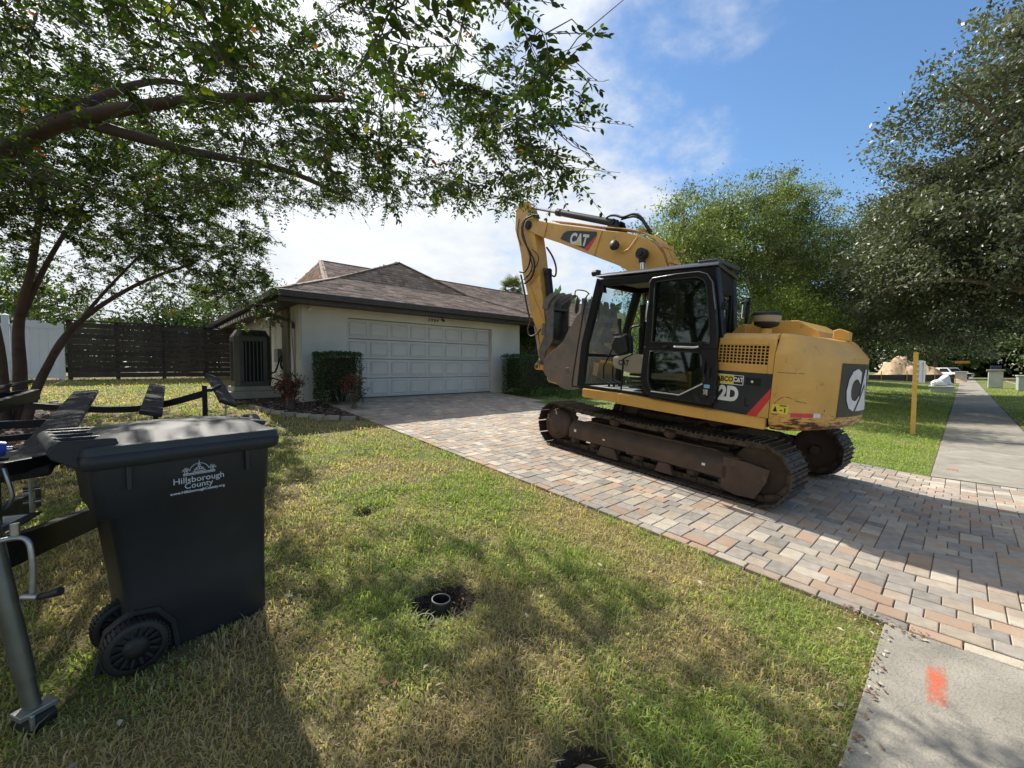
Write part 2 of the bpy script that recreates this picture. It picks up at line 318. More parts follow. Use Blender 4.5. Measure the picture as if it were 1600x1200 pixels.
def paver_geo(L, W, h=.045, c=.005):
    v = []
    for z, i in ((-h, 0), (-c, 0), (0, c)): v += [(sx*(L/2-i), sy*(W/2-i), z) for sx, sy in ((-1, -1), (1, -1), (1, 1), (-1, 1))]
    f = [(8, 9, 10, 11)]
    for a in (0, 4): f += [(a+i, a+(i+1) % 4, a+4+(i+1) % 4, a+4+i) for i in range(4)]
    return v, f
recs = []; WY = .15
wts = [.34, .12, .18, .12, .12, .12]
def pick(r):
    t = r.random(); s = 0
    for i, q in enumerate(wts):
        s += q
        if t < s: return i
    return 0
CU = .0715; nX = int((9.1-X0-.105)/CU); nY = int((10.6+2.3)/CU); occ = np.zeros((nX+4, nY+4), bool); occ[nX:, :] = True; occ[:, nY:] = True
occ[int((X1-X0-.105)/CU):, :int((8.5+2.3)/CU)] = True
SH = [(3, 2), (3, 2), (3, 2), (2, 2), (2, 2), (2, 2), (2, 3), (2, 3)]
for jy in range(nY):
    for jx in range(nX):
        if occ[jx, jy]: continue
        tr_ = SH[:]; rnd.shuffle(tr_); tr_ += [(2, 1), (1, 2), (1, 1)]
        for a, b in tr_:
            if not occ[jx:jx+a, jy:jy+b].any():
                left = occ[jx+a, jy] or not occ[min(jx+a+1, nX), jy]
                if not left and rnd.random() < .8 and (a, b) in SH: continue
                occ[jx:jx+a, jy:jy+b] = True; recs.append((X0+.105+(jx+a/2)*CU, -2.3+(jy+b/2)*CU, round(a*CU, 4), round(b*CU, 4), pick(rnd))); break
y = -2.3
while y < 10.5:                                   # border course along the edges
    for bx in (X0+.05,): recs.append((bx, y+.112, .1, .224, pick(rnd)))
    y += .226
def vis(r):
    p = Vector((r[0], r[1], T(r[0], r[1])))-Vector((0, 0, 1.57)); d = p.dot(Fw); u = p.dot(R0)/max(d, .1); v = p.dot(Up)/max(d, .1)
    if d < .3 or abs(u) > 1.25 or abs(v) > .94: return 0
    if 4.75 < r[0] < 7.3 and 1.2 < r[1] < 4.9: return 0
    return r[2]*r[3]/d**3
recs.sort(key=lambda r: -vis(r))
cache = {}; ang = math.atan(SLP)
big = [G() for _ in range(1)][0]
for i, (x, y, L, W, ci) in enumerate(recs):
    dz = rnd.gauss(0, .0018); tz = rnd.gauss(0, .006); z = T(x, y)+dz; rx = ang if y > Y0 else 0
    if i < 300:
        key = (L, W, ci)
        if key not in cache:
            v, f = paver_geo(L-.004, W-.004); g = G(); g.add(v, f); cache[key] = g.mesh('paver', [pm[ci]])
        link('paver', cache[key], drive, (x, y, z), (rx+rnd.gauss(0, .006), rnd.gauss(0, .006), tz))
    else:
        v, f = paver_geo(L-.005, W-.005); ct, st = math.cos(tz), math.sin(tz); sl = SLP if y > Y0 else 0
        big.add([(x+a*ct-b*st, y+a*st+b*ct, z+c+sl*b) for a, b, c in v], f, ci)
put('pavers', big, pm, drive, kind='stuff')
# ------------------------------------------------------------------ grass
def pts_in(n, x0, x1, y0, y1, rs): return np.stack([rs.uniform(x0, x1, n), rs.uniform(y0, y1, n)], 1)
def bladeset(P, hgt, wid, rs, greenb=0., lean=.9):
    n = len(P); x, y = P[:, 0], P[:, 1]; a = rs.uniform(0, 6.283, n); clump = noise2(x, y, 9, 3); big_ = noise2(x, y, 1.1, 5)
    L = hgt*(rs.uniform(.45, 1.15, n)+(rs.rand(n) < .12)*.7)*(.55+.9*clump)*(.8+.4*noise2(x, y, 2.3, 8)); le = rs.uniform(.25, lean+.35, n)*L; h = np.sqrt(np.maximum(L**2-le**2*.7, (L*.18)**2))
    W = wid*rs.uniform(.6, 1.3, n)/2; d = np.stack([np.cos(a), np.sin(a)], 1); s = np.stack([-d[:, 1], d[:, 0]], 1); z0 = ground(x, y)
    b = np.stack([x, y, z0-.004], 1); mid = b.copy(); mid[:, :2] += d*(le*.38)[:, None]; mid[:, 2] += h*.68; tip = b.copy(); tip[:, :2] += d*le[:, None]; tip[:, 2] += h*rs.uniform(.55, 1.0, n)
    S = np.concatenate([s*W[:, None], np.zeros((n, 1))], 1)
    V = np.stack([b-S*.8, b+S*.8, mid+S, mid-S, tip], 1); i = np.arange(n)[:, None]*5
    Fq = np.concatenate([i+np.array([[0, 1, 2]]), i+np.array([[0, 2, 3]]), i+np.array([[3, 2, 4]])], 0)
    dry = noise2(x, y, 1.6, 21)*.55+noise2(x, y, 5, 22)*.3+rs.rand(n)*.42-greenb
    k = np.clip((dry-.53)*4.5, 0, 1)[:, None]
    g1 = np.array([.18, .27, .055]); g2 = np.array([.40, .45, .15]); st = np.array([.62, .51, .33]); st2 = np.array([.38, .28, .18]); t = rs.rand(n, 1)
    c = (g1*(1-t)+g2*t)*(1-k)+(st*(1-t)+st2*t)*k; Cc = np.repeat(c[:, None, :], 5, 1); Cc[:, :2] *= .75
    return V.reshape(-1, 3), Fq, Cc.reshape(-1, 3)
def lawn(name, zones, seed, mask, greenb=0.):
    rs = np.random.RandomState(seed); Vs, Fs, Cs = [], [], []; off = 0
    for (x0, x1, y0, y1, den, hgt, wid) in zones:
        P = pts_in(int((x1-x0)*(y1-y0)*den), x0, x1, y0, y1, rs); P = P[mask(P[:, 0], P[:, 1], rs)]
        q = np.stack([P[:, 0], P[:, 1]], 1); d = q@np.array([F0.x, F0.y]); s = q@np.array([R0.x, R0.y]); P = P[(d > .8) & (np.abs(s) < 1.32*d+.4)]
        V, Fq, Cc = bladeset(P, hgt, wid, rs, greenb); Vs.append(V); Fs.append(Fq+off); Cs.append(Cc); off += len(V)
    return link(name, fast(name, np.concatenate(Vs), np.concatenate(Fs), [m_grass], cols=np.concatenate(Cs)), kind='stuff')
def mask_l(x, y, rs):
    k = (x < 3.345+.11*noise2(x, y, 6, 2)) & (y > .27+.06*noise2(x, y, 7, 4))
    k &= ~((((x-1.56)/.09)**2+((y-3.76)/.07)**2 < 1)); k &= ~(((x-1.42)/.21)**2+((y-2.2)/.17)**2 < 1+.6*(noise2(x, y, 14, 9)-.5)); k &= ~(((x-1.22)/.15)**2+((y-.93)/.13)**2 < 1)
    bed = (y > 9.3-.0*x) & (x > 1.9) | (y > 8.05) & (x > 2.75) ; bed2 = (x < -.75) & (y > 7.2) & (y < 12.2) & (x > -3.5)
    k &= ~(bed & (y < 18)) & ~bed2
    k &= rs.rand(len(x)) < .55+.6*noise2(x, y, 3.5, 6)
    return k & (y < 17.3)
lawn('lawn_grass', [(-1.5, 3.4, .27, 2.4, 11000, .050, .0048), (-2.2, 3.4, 2.4, 4.2, 7000, .050, .006), (-3, 3.4, 4.2, 7, 2800, .052, .008), (-4, 3.4, 7, 17.3, 750, .055, .014)], 5, mask_l)
lawn('side_lawn_grass', [(8.58, 13, .3, 4, 2300, .05, .010), (13, 24, .3, 6, 700, .055, .018), (24, 50, .3, 9, 120, .06, .04)], 6, lambda x, y, rs: (y > .3+.05*noise2(x, y, 6, 4)) & (x > 8.6+.05*noise2(x, y, 7, 4)), .32)
lawn('verge_grass_blades', [(12, 24, -2.6, -1.1, 500, .055, .018), (24, 50, -3.4, -1.1, 110, .06, .04)], 9, lambda x, y, rs: x > 0, .25)
# fallen leaves
m_litter = mat('dead_leaf', C(.2, .1, .05), rough=.8, attr='tint')
def litter(name, P, size, seed, cols):
    rs = np.random.RandomState(seed); n = len(P); a = rs.uniform(0, 6.283, n); d = np.stack([np.cos(a), np.sin(a), rs.uniform(-.3, .3, n)], 1); s = np.stack([-np.sin(a), np.cos(a), rs.uniform(-.5, .5, n)], 1)
    L = size*rs.uniform(.5, 1.2, n)[:, None]; V = np.stack([P-d*L, P+s*L*.45+[0, 0, .004], P+d*L, P-s*L*.45+[0, 0, .006]], 1); i = np.arange(n)[:, None]*4+np.arange(4)[None]
    c = np.asarray(cols)[rs.randint(0, len(cols), n)]*rs.uniform(.7, 1.2, (n, 1)); return link(name, fast(name, V.reshape(-1, 3), i, [m_litter], cols=np.repeat(c, 4, 0)), kind='stuff')
LC = [(.16, .07, .04), (.30, .17, .09), (.42, .33, .22), (.22, .12, .07), (.48, .42, .32)]
P = pts_in(420, -1.2, 3.3, .35, 7, RS); litter('fallen_leaves', np.stack([P[:, 0], P[:, 1], ground(P[:, 0], P[:, 1])+.03], 1), .022, 3, LC)
P = pts_in(260, 3.5, 8.5, -1, 10, RS); litter('driveway_litter', np.stack([P[:, 0], P[:, 1], Tn(P[:, 1])+.004], 1), .010, 14, LC)
P = np.concatenate([np.stack([RS.normal(3.36, .05, 60), RS.uniform(.1, .5, 60)], 1), np.stack([RS.uniform(.8, 3.3, 130), RS.normal(.27, .03, 130)], 1), np.stack([RS.uniform(8.6, 22, 60), RS.normal(.25, .12, 60)], 1)]); litter('edge_litter', np.stack([P[:, 0], P[:, 1], Tn(P[:, 1])+.006], 1), .016, 4, LC)
# ------------------------------------------------------------------ house
m_stucco = mat('stucco', C(.62, .60, .54), C(.69, .67, .60), .9, scale=1.2, bump=.45, bscale=160, wvar=.10, wscale=.7, c3=C(.50, .48, .42), c3scale=.9, c3r=(.55, .9))
m_door = mat('garage_paint', C(.56, .55, .52), C(.61, .60, .565), .55, wvar=.08, scale=2, bump=.06, bscale=300)
m_brown = mat('gutter_brown', C(.035, .026, .021), C(.055, .042, .034), .5, scale=5)
m_taupe = mat('taupe_trim', C(.20, .18, .13), C(.25, .22, .17), .8, scale=3)
m_white = mat('white_plastic', C(.72, .73, .72), C(.78, .79, .78), .45, scale=1.5)
m_roof = mat('shingle', C(.2, .17, .15), rough=.95, attr='tint', bump=.8, bscale=90, spec=.2)
m_black = mat('black_metal', C(.012, .012, .013), C(.022, .022, .024), .45, scale=6)
m_leaf = mat('foliage', C(.1, .2, .03), rough=.5, attr='tint', transl=.28, spec=.35)
house = root('garage_house', 'white stucco single storey house with a wide garage door and brown shingle roof', 'house', (3.0, 10.7, .78))
HL = Vector((3.0, 10.7, .78))
class H(G):
    def put(s, name, mt, parent=house, **k):
        s.v = [tuple(Vector(q)-HL) for q in s.v]; return put(name, s, mt, parent, **k)
def hsub(o): return o
w_ = H(); zt = 3.2
w_.box(3.0, 4.09, 10.7, 10.95, .4, zt); w_.box(8.90, 10.17, 10.7, 10.95, .4, zt); w_.box(4.09, 8.90, 10.7, 10.95, 2.88, zt)
w_.box(3.0, 3.2, 10.95, 23, .4, zt); w_.box(10.0, 10.17, 10.95, 15.5, .4, zt); w_.box(10.17, 24, 15.3, 15.5, .4, zt); w_.box(3.2, 24, 22.8, 23, .4, zt)
wall = w_.put('wall', m_stucco)
g = H(); g.box(2.93, 2.998, 11.62, 12.2, .6, 3.15); g.put('pilaster', m_taupe)
g = H(); g.box(2.96, 2.998, 10.74, 11.5, .6, 3.15); g.put('wall_panel', m_stucco)
# garage door: five columns x four rows of raised panels in sections
dr = H(); dz0, dz1 = .785, 2.88; dr.box(4.09, 8.90, 10.87, 10.90, dz0, dz1); door = dr.put('garage_door', m_taupe); g = H(); g.box(4.106, 8.884, 10.80, 10.84, dz0-.001, dz0+.022); g.put('bottom_seal', m_black, door)
for r in range(4):
    a = dz0+(dz1-dz0)*r/4; b = dz0+(dz1-dz0)*(r+1)/4; g = H(); g.box(4.10, 8.89, 10.845, 10.868, a+.009, b-.009); g.put('section', m_door, door, bevel=.009); pass
pg = G()
pw, ph = .50, .38
pg.add([(-pw/2, 0, -ph/2), (pw/2, 0, -ph/2), (pw/2, 0, ph/2), (-pw/2, 0, ph/2), (-pw/2+.02, .015, -ph/2+.02), (pw/2-.02, .015, -ph/2+.02), (pw/2-.02, .015, ph/2-.02), (-pw/2+.02, .015, ph/2-.02), (-pw/2+.05, -.006, -ph/2+.05), (pw/2-.05, -.006, -ph/2+.05), (pw/2-.05, -.006, ph/2-.05), (-pw/2+.05, -.006, ph/2-.05)],
       [(0, 1, 5, 4), (1, 2, 6, 5), (2, 3, 7, 6), (3, 0, 4, 7), (4, 5, 9, 8), (5, 6, 10, 9), (6, 7, 11, 10), (7, 4, 8, 11), (8, 9, 10, 11)])
pme = pg.mesh('panel', [m_door])
for r in range(4):
    for c in range(8):
        x = 4.10+.6*(c+.5); z = dz0+(dz1-dz0)*(r+.5)/4; link('panel', pme, door, Vector((x, 10.8265, z))-HL)
g = H(); g.box(4.091, 4.105, 10.69, 10.84, .78, 2.87); g.put('door_jamb', m_stucco); g = H(); g.box(8.885, 8.899, 10.69, 10.84, .78, 2.87); g.put('door_jamb', m_stucco)
g = H(); g.box(4.05, 8.94, 10.40, 10.86, .6, .783); g.put('threshold', m_conc)
# roof
def hgz(x, y): 
    f = y-10.05 if y < 12.1 else 2.05+(y-12.1)*(2.25/.8)
    return 3.30+.42*min(x-2.35, 10.95-x, f)
def hmz(x, y):
    L = x-2.35 if x < 4.3 else 1.95+(x-4.3)*3.55
    return 3.288+.42*min(y-10.9, 21.9-y, L)
m_roofbase = mat('roof_felt', C(.11, .095, .085), C(.15, .13, .115), .95, scale=5)
g = H()
rz = 3.3+.42*4.3; a = (2.35, 10.05, 3.3); b = (10.95, 10.05, 3.3); c = (8.9, 12.1, 3.3+.42*2.05); d = (4.4, 12.1, 3.3+.42*2.05); e = (6.65, 12.9, rz); f = (6.65, 16, rz)
g.add([a, b, c, d, e, f, (2.35, 16, 3.3), (10.95, 16, 3.3)], [(0, 1, 2, 3), (3, 2, 4), (0, 3, 4, 5, 6), (1, 7, 5, 4, 2)])
o = 3.288; rm = o+.42*5.5; g.add([(2.35, 10.9, o), (2.35, 21.9, o), (4.3, 12.85, o+.42*1.95), (4.3, 19.95, o+.42*1.95), (5.3, 16.4, rm), (24, 16.4, rm), (24, 10.9, o), (24, 21.9, o)],
      [(0, 2, 3, 1), (2, 4, 3), (0, 6, 5, 4, 2), (1, 3, 4, 5, 7)])
g.add([(2.37, 10.07, 3.14), (10.93, 10.07, 3.14), (10.93, 12, 3.14), (24, 12, 3.14), (24, 21.9, 3.14), (2.37, 21.9, 3.14)], [(0, 1, 2, 3, 4, 5)])
roof = g.put('roof', m_roofbase)
SV, SF, SC = [], [], []
def shingle(p0, u, v, test, ul, vl, tw=.30, ch=.135, dark=1.0):
    p0 = Vector(p0); u = Vector(u).normalized(); v = Vector(v).normalized(); n = u.cross(v); n = n if n.z > 0 else -n; rows = int(vl/ch)
    for r in range(rows):
        off = rnd.random()*tw
        for k in range(-1, int(ul/tw)+1):
            q = p0+u*(k*tw+off)+v*(r*ch); cpt = q+u*tw/2+v*ch/2
            if not test(cpt): continue
            b0 = len(SV); th = rnd.choice((.010, .016, .022)); w2 = tw-.008
            SV.extend([tuple(q+n*.004-HL), tuple(q+u*w2+n*.004-HL), tuple(q+u*w2+n*th-HL), tuple(q+n*th-HL), tuple(q+u*w2+v*ch*1.05+n*.006-HL), tuple(q+v*ch*1.05+n*.006-HL)])
            SF.extend([(b0, b0+1, b0+2, b0+3), (b0+3, b0+2, b0+4, b0+5)])
            t = rnd.uniform(.75, 1.25)*dark; cl = rnd.choice(((.48, .345, .26), (.41, .295, .225), (.55, .40, .31))); SC.extend([tuple(x*t for x in cl)]*6)
s42 = math.sqrt(1+.42**2)
shingle((2.35, 10.05, 3.3), (1, 0, 0), (0, 1, .42), lambda p: p.y < 12.1 and p.x-2.35 > p.y-10.05 and 10.95-p.x > p.y-10.05, 8.6, 2.05*s42)
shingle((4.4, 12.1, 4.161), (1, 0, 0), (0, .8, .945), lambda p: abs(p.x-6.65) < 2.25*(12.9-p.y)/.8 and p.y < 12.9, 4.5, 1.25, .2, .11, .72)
shingle((2.35, 10.05, 3.3), (0, 1, 0), (1, 0, .42), lambda p: p.x < 6.65 and p.z > hmz(p.x, p.y)-.03 and p.y-10.05 > p.x-2.35 and hgz(p.x, p.y) > p.z-.04, 12, 4.3*s42)
shingle((2.35, 10.9, 3.29), (1, 0, 0), (0, 1, .42), lambda p: p.y < 16.4 and p.z > (hgz(p.x, p.y) if p.x < 10.95 else 0)-.01 and p.z < hmz(p.x, p.y)+.03, 18, 5.5*s42)
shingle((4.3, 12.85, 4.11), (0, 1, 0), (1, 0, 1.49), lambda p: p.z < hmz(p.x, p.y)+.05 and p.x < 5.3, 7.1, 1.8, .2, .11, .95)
link('shingles', fast('shingles', SV, SF, [m_roof], cols=SC), roof, kind='stuff')
g = H()
for p, q in (((2.35, 10.05, 3.3), d), (b, c), (d, e), (c, e), (e, (6.65, 15.2, rz)), ((4.3, 12.85, 4.11), (5.3, 16.4, rm)), ((5.3, 16.4, rm), (24, 16.4, rm))):
    g.beam(Vector(p)+Vector((0, 0, .012)), Vector(q)+Vector((0, 0, .012)), .16, .03)
m_ridge = mat('ridge_cap', C(.26, .19, .15), C(.34, .25, .20), .95, scale=8); g.put('ridge_cap', m_ridge, roof)
g = H(); g.box(2.22, 11.08, 9.93, 10.05, 3.14, 3.29); g.box(2.22, 2.34, 10.052, 21.9, 3.14, 3.29); g.put('gutter', m_brown, roof, bevel=.015)
g = H(); g.box(2.36, 10.93, 10.053, 10.09, 3.05, 3.2); g.box(2.36, 2.40, 10.1, 21.9, 3.05, 3.2); g.box(10.9, 10.93, 10.1, 15, 3.05, 3.2); g.box(2.41, 10.88, 10.1, 10.69, 3.09, 3.12); g.box(2.41, 2.92, 10.7, 21.9, 3.09, 3.12); g.box(10.18, 10.88, 10.7, 15.2, 3.09, 3.12); g.put('fascia', m_brown, roof)
g = H(); g.tube(spline([(2.28, 11.75, 3.15), (2.28, 11.72, 2.98), (2.5, 11.5, 2.88), (2.8, 11.2, 2.76), (2.9, 11.1, 2.68), (2.91, 11.1, 2.55)], 4), .04, 8); g.put('downspout', m_brown)
g = H(); g.tube([(2.91, 11.1, 2.56), (2.91, 11.1, .85)], .038, 8); g.put('drain_pipe', m_stucco)
g = H(); g.tube([(2.8, 10.86, 2.9), (2.9, 10.86, 1.0)], .012, 6); g.put('conduit', m_taupe)
g = H(); g.tube([(2.88, 13.2, 3.2), (2.88, 13.2, 1.2)], .03, 8); g.box(2.86, 2.99, 12.35, 12.75, 1.75, 2.1); g.put('meter_conduit', mat('grey_metal', C(.25, .25, .24), C(.33, .33, .32), .5, scale=4))
g = H(); g.box(2.985, 2.998, 14.2, 14.8, 1.9, 2.7); g.box(2.985, 2.998, 17.0, 18.1, 1.7, 2.7); g.put('window', mat('dark_window', C(.02, .02, .025), rough=.1))
text('house_number', '3904', .13, basis((1, 0, 0), (0, 0, 1), Vector((6.63, 10.69, 3.0))-HL), m_black, house, bold=.002, ext=.004, spacing=1.5)
for px, pz, pyy in ((6.93, 3.03, 10.62), (3.16, 3.02, 10.62)):
    g = H(); g.cyl((px, 10.7, pz+.02), (px, 10.64, pz+.02), .02, 8); g.cyl((px, 10.66, pz), (px, 10.57, pz-.03), .032, 10); g.put('security_camera', m_black if px > 5 else m_white)
g = H(); g.cyl((4.1, 19, 3.8), (4.1, 19, 4.5), .05, 8); g.cyl((3.0, 14, 3.5), (3.0, 14, 3.8), .04, 8); g.put('roof_vent', m_white, roof)
# string lights
sl_ = root('string_lights', 'string of clear globe bulbs on black wire under the left eave of the house', 'string lights', (2.35, 11.9, 3.1))
m_bulb = mat('bulb_glass', C(.75, .75, .7), rough=.15)
pts = []; g = G(); ys_ = np.linspace(0, 10, 25)
for i, yy in enumerate(ys_):
    pts.append((-.06, yy, -.02)); 
    if i < len(ys_)-1: pts.append((-.06, yy+.2, -.09))
pts += []
g.tube(pts, .006, 5); put('wire', g, m_black, sl_)
g = G(); g.tube(spline([(-.06, .6, -.02), (.0, .2, -.35), (.25, -.2, -.5), (.45, -.3, -.1)], 5), .006, 5); put('wire', g, m_black, sl_)
bg = G(); bg.lathe([(.012, 0), (.018, -.03), (.034, -.06), (.036, -.085), (.02, -.11), (0, -.115)], 8, mi=0); bme = bg.mesh('bulb', [m_bulb])
for yy in ys_: link('bulb', bme, sl_, (-.06, yy, -.05))
for q in ((-.01, .3, -.27), (.08, .05, -.42), (.3, -.22, -.47), (.42, -.28, -.2)): link('bulb', bme, sl_, q)
# ------------------------------------------------------------------ air conditioner
m_acb = mat('ac_casing', C(.035, .036, .030), C(.05, .05, .042), .55, scale=4); m_dark = mat('dark_void', C(.006, .006, .007), rough=.8)
ac = root('air_conditioner', 'dark grey square air conditioning condenser with vertical grilles on a concrete pad', 'air conditioner', (2.19, 12.1, .9))
g = G(); g.box(-.55, .55, -.55, .55, -.05, .12); put('slab', g, m_conc, ac, bevel=.01)
g = G(); g.box(-.43, .43, -.43, .43, .121, .24); put('pad', g, mat('ac_pad', C(.24, .225, .18), C(.30, .285, .23), .8, scale=4), ac, bevel=.02)
def oct_(s, c): return [(-s+c, -s), (s-c, -s), (s, -s+c), (s, s-c), (s-c, s), (-s+c, s), (-s, s-c), (-s, -s+c)]
g = G(); g.prism(oct_(.33, .07), .245, 1.42, 'z'); put('core', g, m_dark, ac)
g = G()
for z0, z1 in ((.243, .36), (1.33, 1.45)): g.prism(oct_(.39, .10), z0, z1, 'z')
for sx in (-1, 1):
    for sy in (-1, 1): g.prism([(sx*.39, sy*.20), (sx*.39, sy*.29), (sx*.29, sy*.39), (sx*.20, sy*.39), (sx*.20, sy*.36), (sx*.27, sy*.36), (sx*.36, sy*.27), (sx*.36, sy*.20)], .36, 1.33, 'z')
put('casing', g, m_acb, ac, bevel=.008)
g = G(); b_, t_ = oct_(.39, .10), oct_(.29, .07); vs = [(x, y, 1.451) for x, y in b_]+[(x, y, 1.62) for x, y in t_]
g.add(vs, [(i, (i+1) % 8, 8+(i+1) % 8, 8+i) for i in range(8)]+[tuple(range(8, 16))]); put('top_cover', g, m_acb, ac, bevel=.01)
g = G(); 
vs = []
for s in (-1, 1):
    g.add([(-.24, s*.382, 1.475), (.24, s*.382, 1.475), (.20, s*.312, 1.585), (-.20, s*.312, 1.585)], [(0, 1, 2, 3)]); g.add([(s*.382, -.24, 1.475), (s*.382, .24, 1.475), (s*.312, .20, 1.585), (s*.312, -.20, 1.585)], [(0, 1, 2, 3)])
put('top_louver', g, m_dark, ac)
bar = G(); bar.box(-.012, .012, -.012, .012, .36, 1.33); bm_ = bar.mesh('grille_bar', [m_acb])
for k in range(5):
    q = -.16+.08*k
    for p in ((q, -.37), (q, .37), (-.37, q), (.37, q)): link('grille_bar', bm_, ac, (p[0], p[1], 0))
g = G(); g.tube(spline([(.38, 0, .55), (.55, 0, .6), (.68, .05, .95), (.8, .1, 1.0), (.82, .1, .8), (.78, .1, .62), (.7, .1, .8), (.82, .15, 1.1)], 6), .022, 8); g.tube(spline([(.38, -.1, .42), (.6, -.1, .38), (.8, -.2, .2), (.85, -.1, .1)], 5), .018, 8); put('refrigerant_line', g, m_black, ac)
# ------------------------------------------------------------------ fences
m_slat = mat('dark_stain_wood', C(.034, .026, .020), C(.065, .05, .04), .75, scale=3, bump=.3, bscale=60, randv=.25)
fn = root('slatted_fence', 'dark brown fence of horizontal wooden slats between the white fence and the house', 'fence', (-1.38, 17.4, 1.28))
bays = [(-1.36, -.36), (-.36, .72), (.72, 1.82), (1.82, 2.95)]
for i, (a, b) in enumerate(bays):
    g = G(); g.box(-.05, .05, -.0, .09, -.1, 1.66); put('post', g, m_slat, fn).location = (a+1.38+.04, 0.02, 0)
    n = 10; g = G(); L = b-a-.01; g.box(0, L, -.022, 0, 0, .142); me = g.mesh('slat', [m_slat])
    for k in range(n):
        link('slat', me, fn, (a+1.38, -.003+.002*rnd.random(), .03+k*.162+rnd.uniform(-.006, .006)), (0, rnd.uniform(-.004, .004), 0))
g = G(); g.box(0, 4.32, -.06, .1, 1.665, 1.70); put('cap_rail', g, m_slat, fn)
g = G(); g.box(2.07, 2.11, -.05, -.025, .3, 1.5); put('gate_stile', g, m_slat, fn)
m_vinyl = mat('white_vinyl', C(.70, .73, .75), C(.76, .79, .80), .4, scale=1)
vf = root('vinyl_fence', 'white vinyl privacy fence with arched panel tops behind the tree', 'fence', (-1.42, 17.4, 1.28))
for k in range(6):
    g = G(); g.box(-.065, .065, -.065, .065, -.1, 1.72); g.add([(-.08, -.08, 1.721), (.08, -.08, 1.721), (.08, .08, 1.721), (-.08, .08, 1.721), (0, 0, 1.78)], [(0, 1, 4), (1, 2, 4), (2, 3, 4), (3, 0, 4), (0, 3, 2, 1)]); o = put('post', g, m_vinyl, vf, bevel=.004); o.location = (-.06-k*1.0, 0, 0)
    g = G(); g.box(-.93, -.07, -.02, .02, .03, .1); 
    arch = [(-.93, 1.5)]+[(-.93+.86*t/8, 1.5+.13*math.sin(math.pi*t/8)) for t in range(1, 8)]+[(-.07, 1.5)]; put('rail', g, m_vinyl, vf).location = (-.06-k*1.0, 0, 0); g = G(); g.prism([(-.93, 1.42), (-.07, 1.42)]+arch[::-1], -.025, .025); put('arched_rail', g, m_vinyl, vf).location = (-.06-k*1.0, 0, 0)
    bd = G(); bd.box(.003, .169, -.012, .012, .1, 1.43); bme2 = bd.mesh('board', [m_vinyl])
    for j in range(5): link('board', bme2, vf, (-.06-k*1.0-.93+j*.172, 0, 0))
# ------------------------------------------------------------------ foliage helpers
def leafarr(P, D, Nn, L, W):
    D = D/np.linalg.norm(D, axis=1, keepdims=True); S = np.cross(D, Nn); S /= (np.linalg.norm(S, axis=1, keepdims=True)+1e-9); L = L[:, None]; W = W[:, None]
    V = np.stack([P, P+D*L*.45+S*W*.5, P+D*L, P+D*L*.45-S*W*.5], 1); return V
def crown(name, blobs, n, size, cols, seed, parent=None, droop=.2, clump=.35, aspect=.45, shell=.45, nclump=None, mt=None, light_top=False, kind=None, hlim=None):
    rs = np.random.RandomState(seed); blobs = np.array(blobs, float); vol = blobs[:, 3]*blobs[:, 4]*blobs[:, 5]; nc = nclump or max(20, n//90)
    bi = rs.choice(len(blobs), nc, p=vol/vol.sum()); d = rs.normal(size=(nc, 3)); d /= np.linalg.norm(d, axis=1, keepdims=True); r = (shell+(1-shell)*rs.rand(nc)**.7)[:, None]
    cc_ = blobs[bi, :3]+d*r*blobs[bi, 3:6]; 
    ci = rs.randint(0, nc, n); cs = clump*rs.uniform(.5, 1.4, nc); off = rs.normal(size=(n, 3))*cs[ci][:, None]*np.array([1, 1, .6]); P = cc_[ci]+off
    if hlim is not None: k = P[:, 2] > hlim; P = P[k]; ci = ci[k]; n = len(P)
    D = rs.normal(size=(n, 3)); D[:, 2] -= droop; D += (P-blobs[bi[ci], :3])*.25; Nn = rs.normal(size=(n, 3))*.7+np.array([0, 0, 1.0]); L = size*rs.uniform(.6, 1.3, n)
    V = leafarr(P, D, Nn, L, L*aspect); cols = np.array(cols); c = (cols[rs.randint(0, len(cols), nc)]*rs.uniform(.62, 1.35, (nc, 1)))[ci]*rs.uniform(.75, 1.25, (n, 1))
    o = link(name, fast(name, V.reshape(-1, 3), np.arange(n)[:, None]*4+np.arange(4)[None], [mt or m_leaf], cols=np.repeat(c, 4, 0)), parent)
    return o, cc_
m_bark = mat('bark', C(.16, .12, .09), C(.24, .19, .15), .9, scale=9, bump=.6, bscale=40)
def limbs(name, base, targets, r0, parent, mt, seed=1, fork=.45, up=1.0, r1=.012):
    r = random.Random(seed); base = Vector(base); g = G(); cen = sum((Vector(t) for t in targets), Vector())/len(targets); mid = base.lerp(cen, fork); mid.x = mid.x*.5+base.x*.5; mid.y = mid.y*.5+base.y*.5
    g.tube(spline([base-Vector((0, 0, .1)), base.lerp(mid, .5)+Vector((r.gauss(0, r0*.4), r.gauss(0, r0*.4), 0)), mid], 4), [r0*1.3]+[r0*(1.1-.03*k) for k in range(8)], 10)
    for t in targets:
        t = Vector(t); q = mid.lerp(t, .5)+Vector((r.gauss(0, .2), r.gauss(0, .2), (t-mid).length*.12*up)); s = spline([mid, q, t], 4); g.tube(s, [r0*.36*(1-k/len(s))+r1 for k in range(len(s))], 6, cap=False)
    return put(name, g, mt, parent)
def tree(name, label, cat, base, blobs, n, size, cols, seed, r0=.15, ntarg=26, bark=None, group=None, **k):
    o = root(name, label, cat, base, group=group); b = Vector(base); bl = [(x-b.x, y-b.y, z-b.z, a, c, e) for x, y, z, a, c, e in blobs]
    cr, cl = crown('crown', bl, n, size, cols, seed, o, **k); rr = random.Random(seed); idx = rr.sample(range(len(cl)), min(ntarg, len(cl)))
    limbs('trunk', (0, 0, 0), [cl[i] for i in idx], r0, o, bark or m_bark, seed); return o
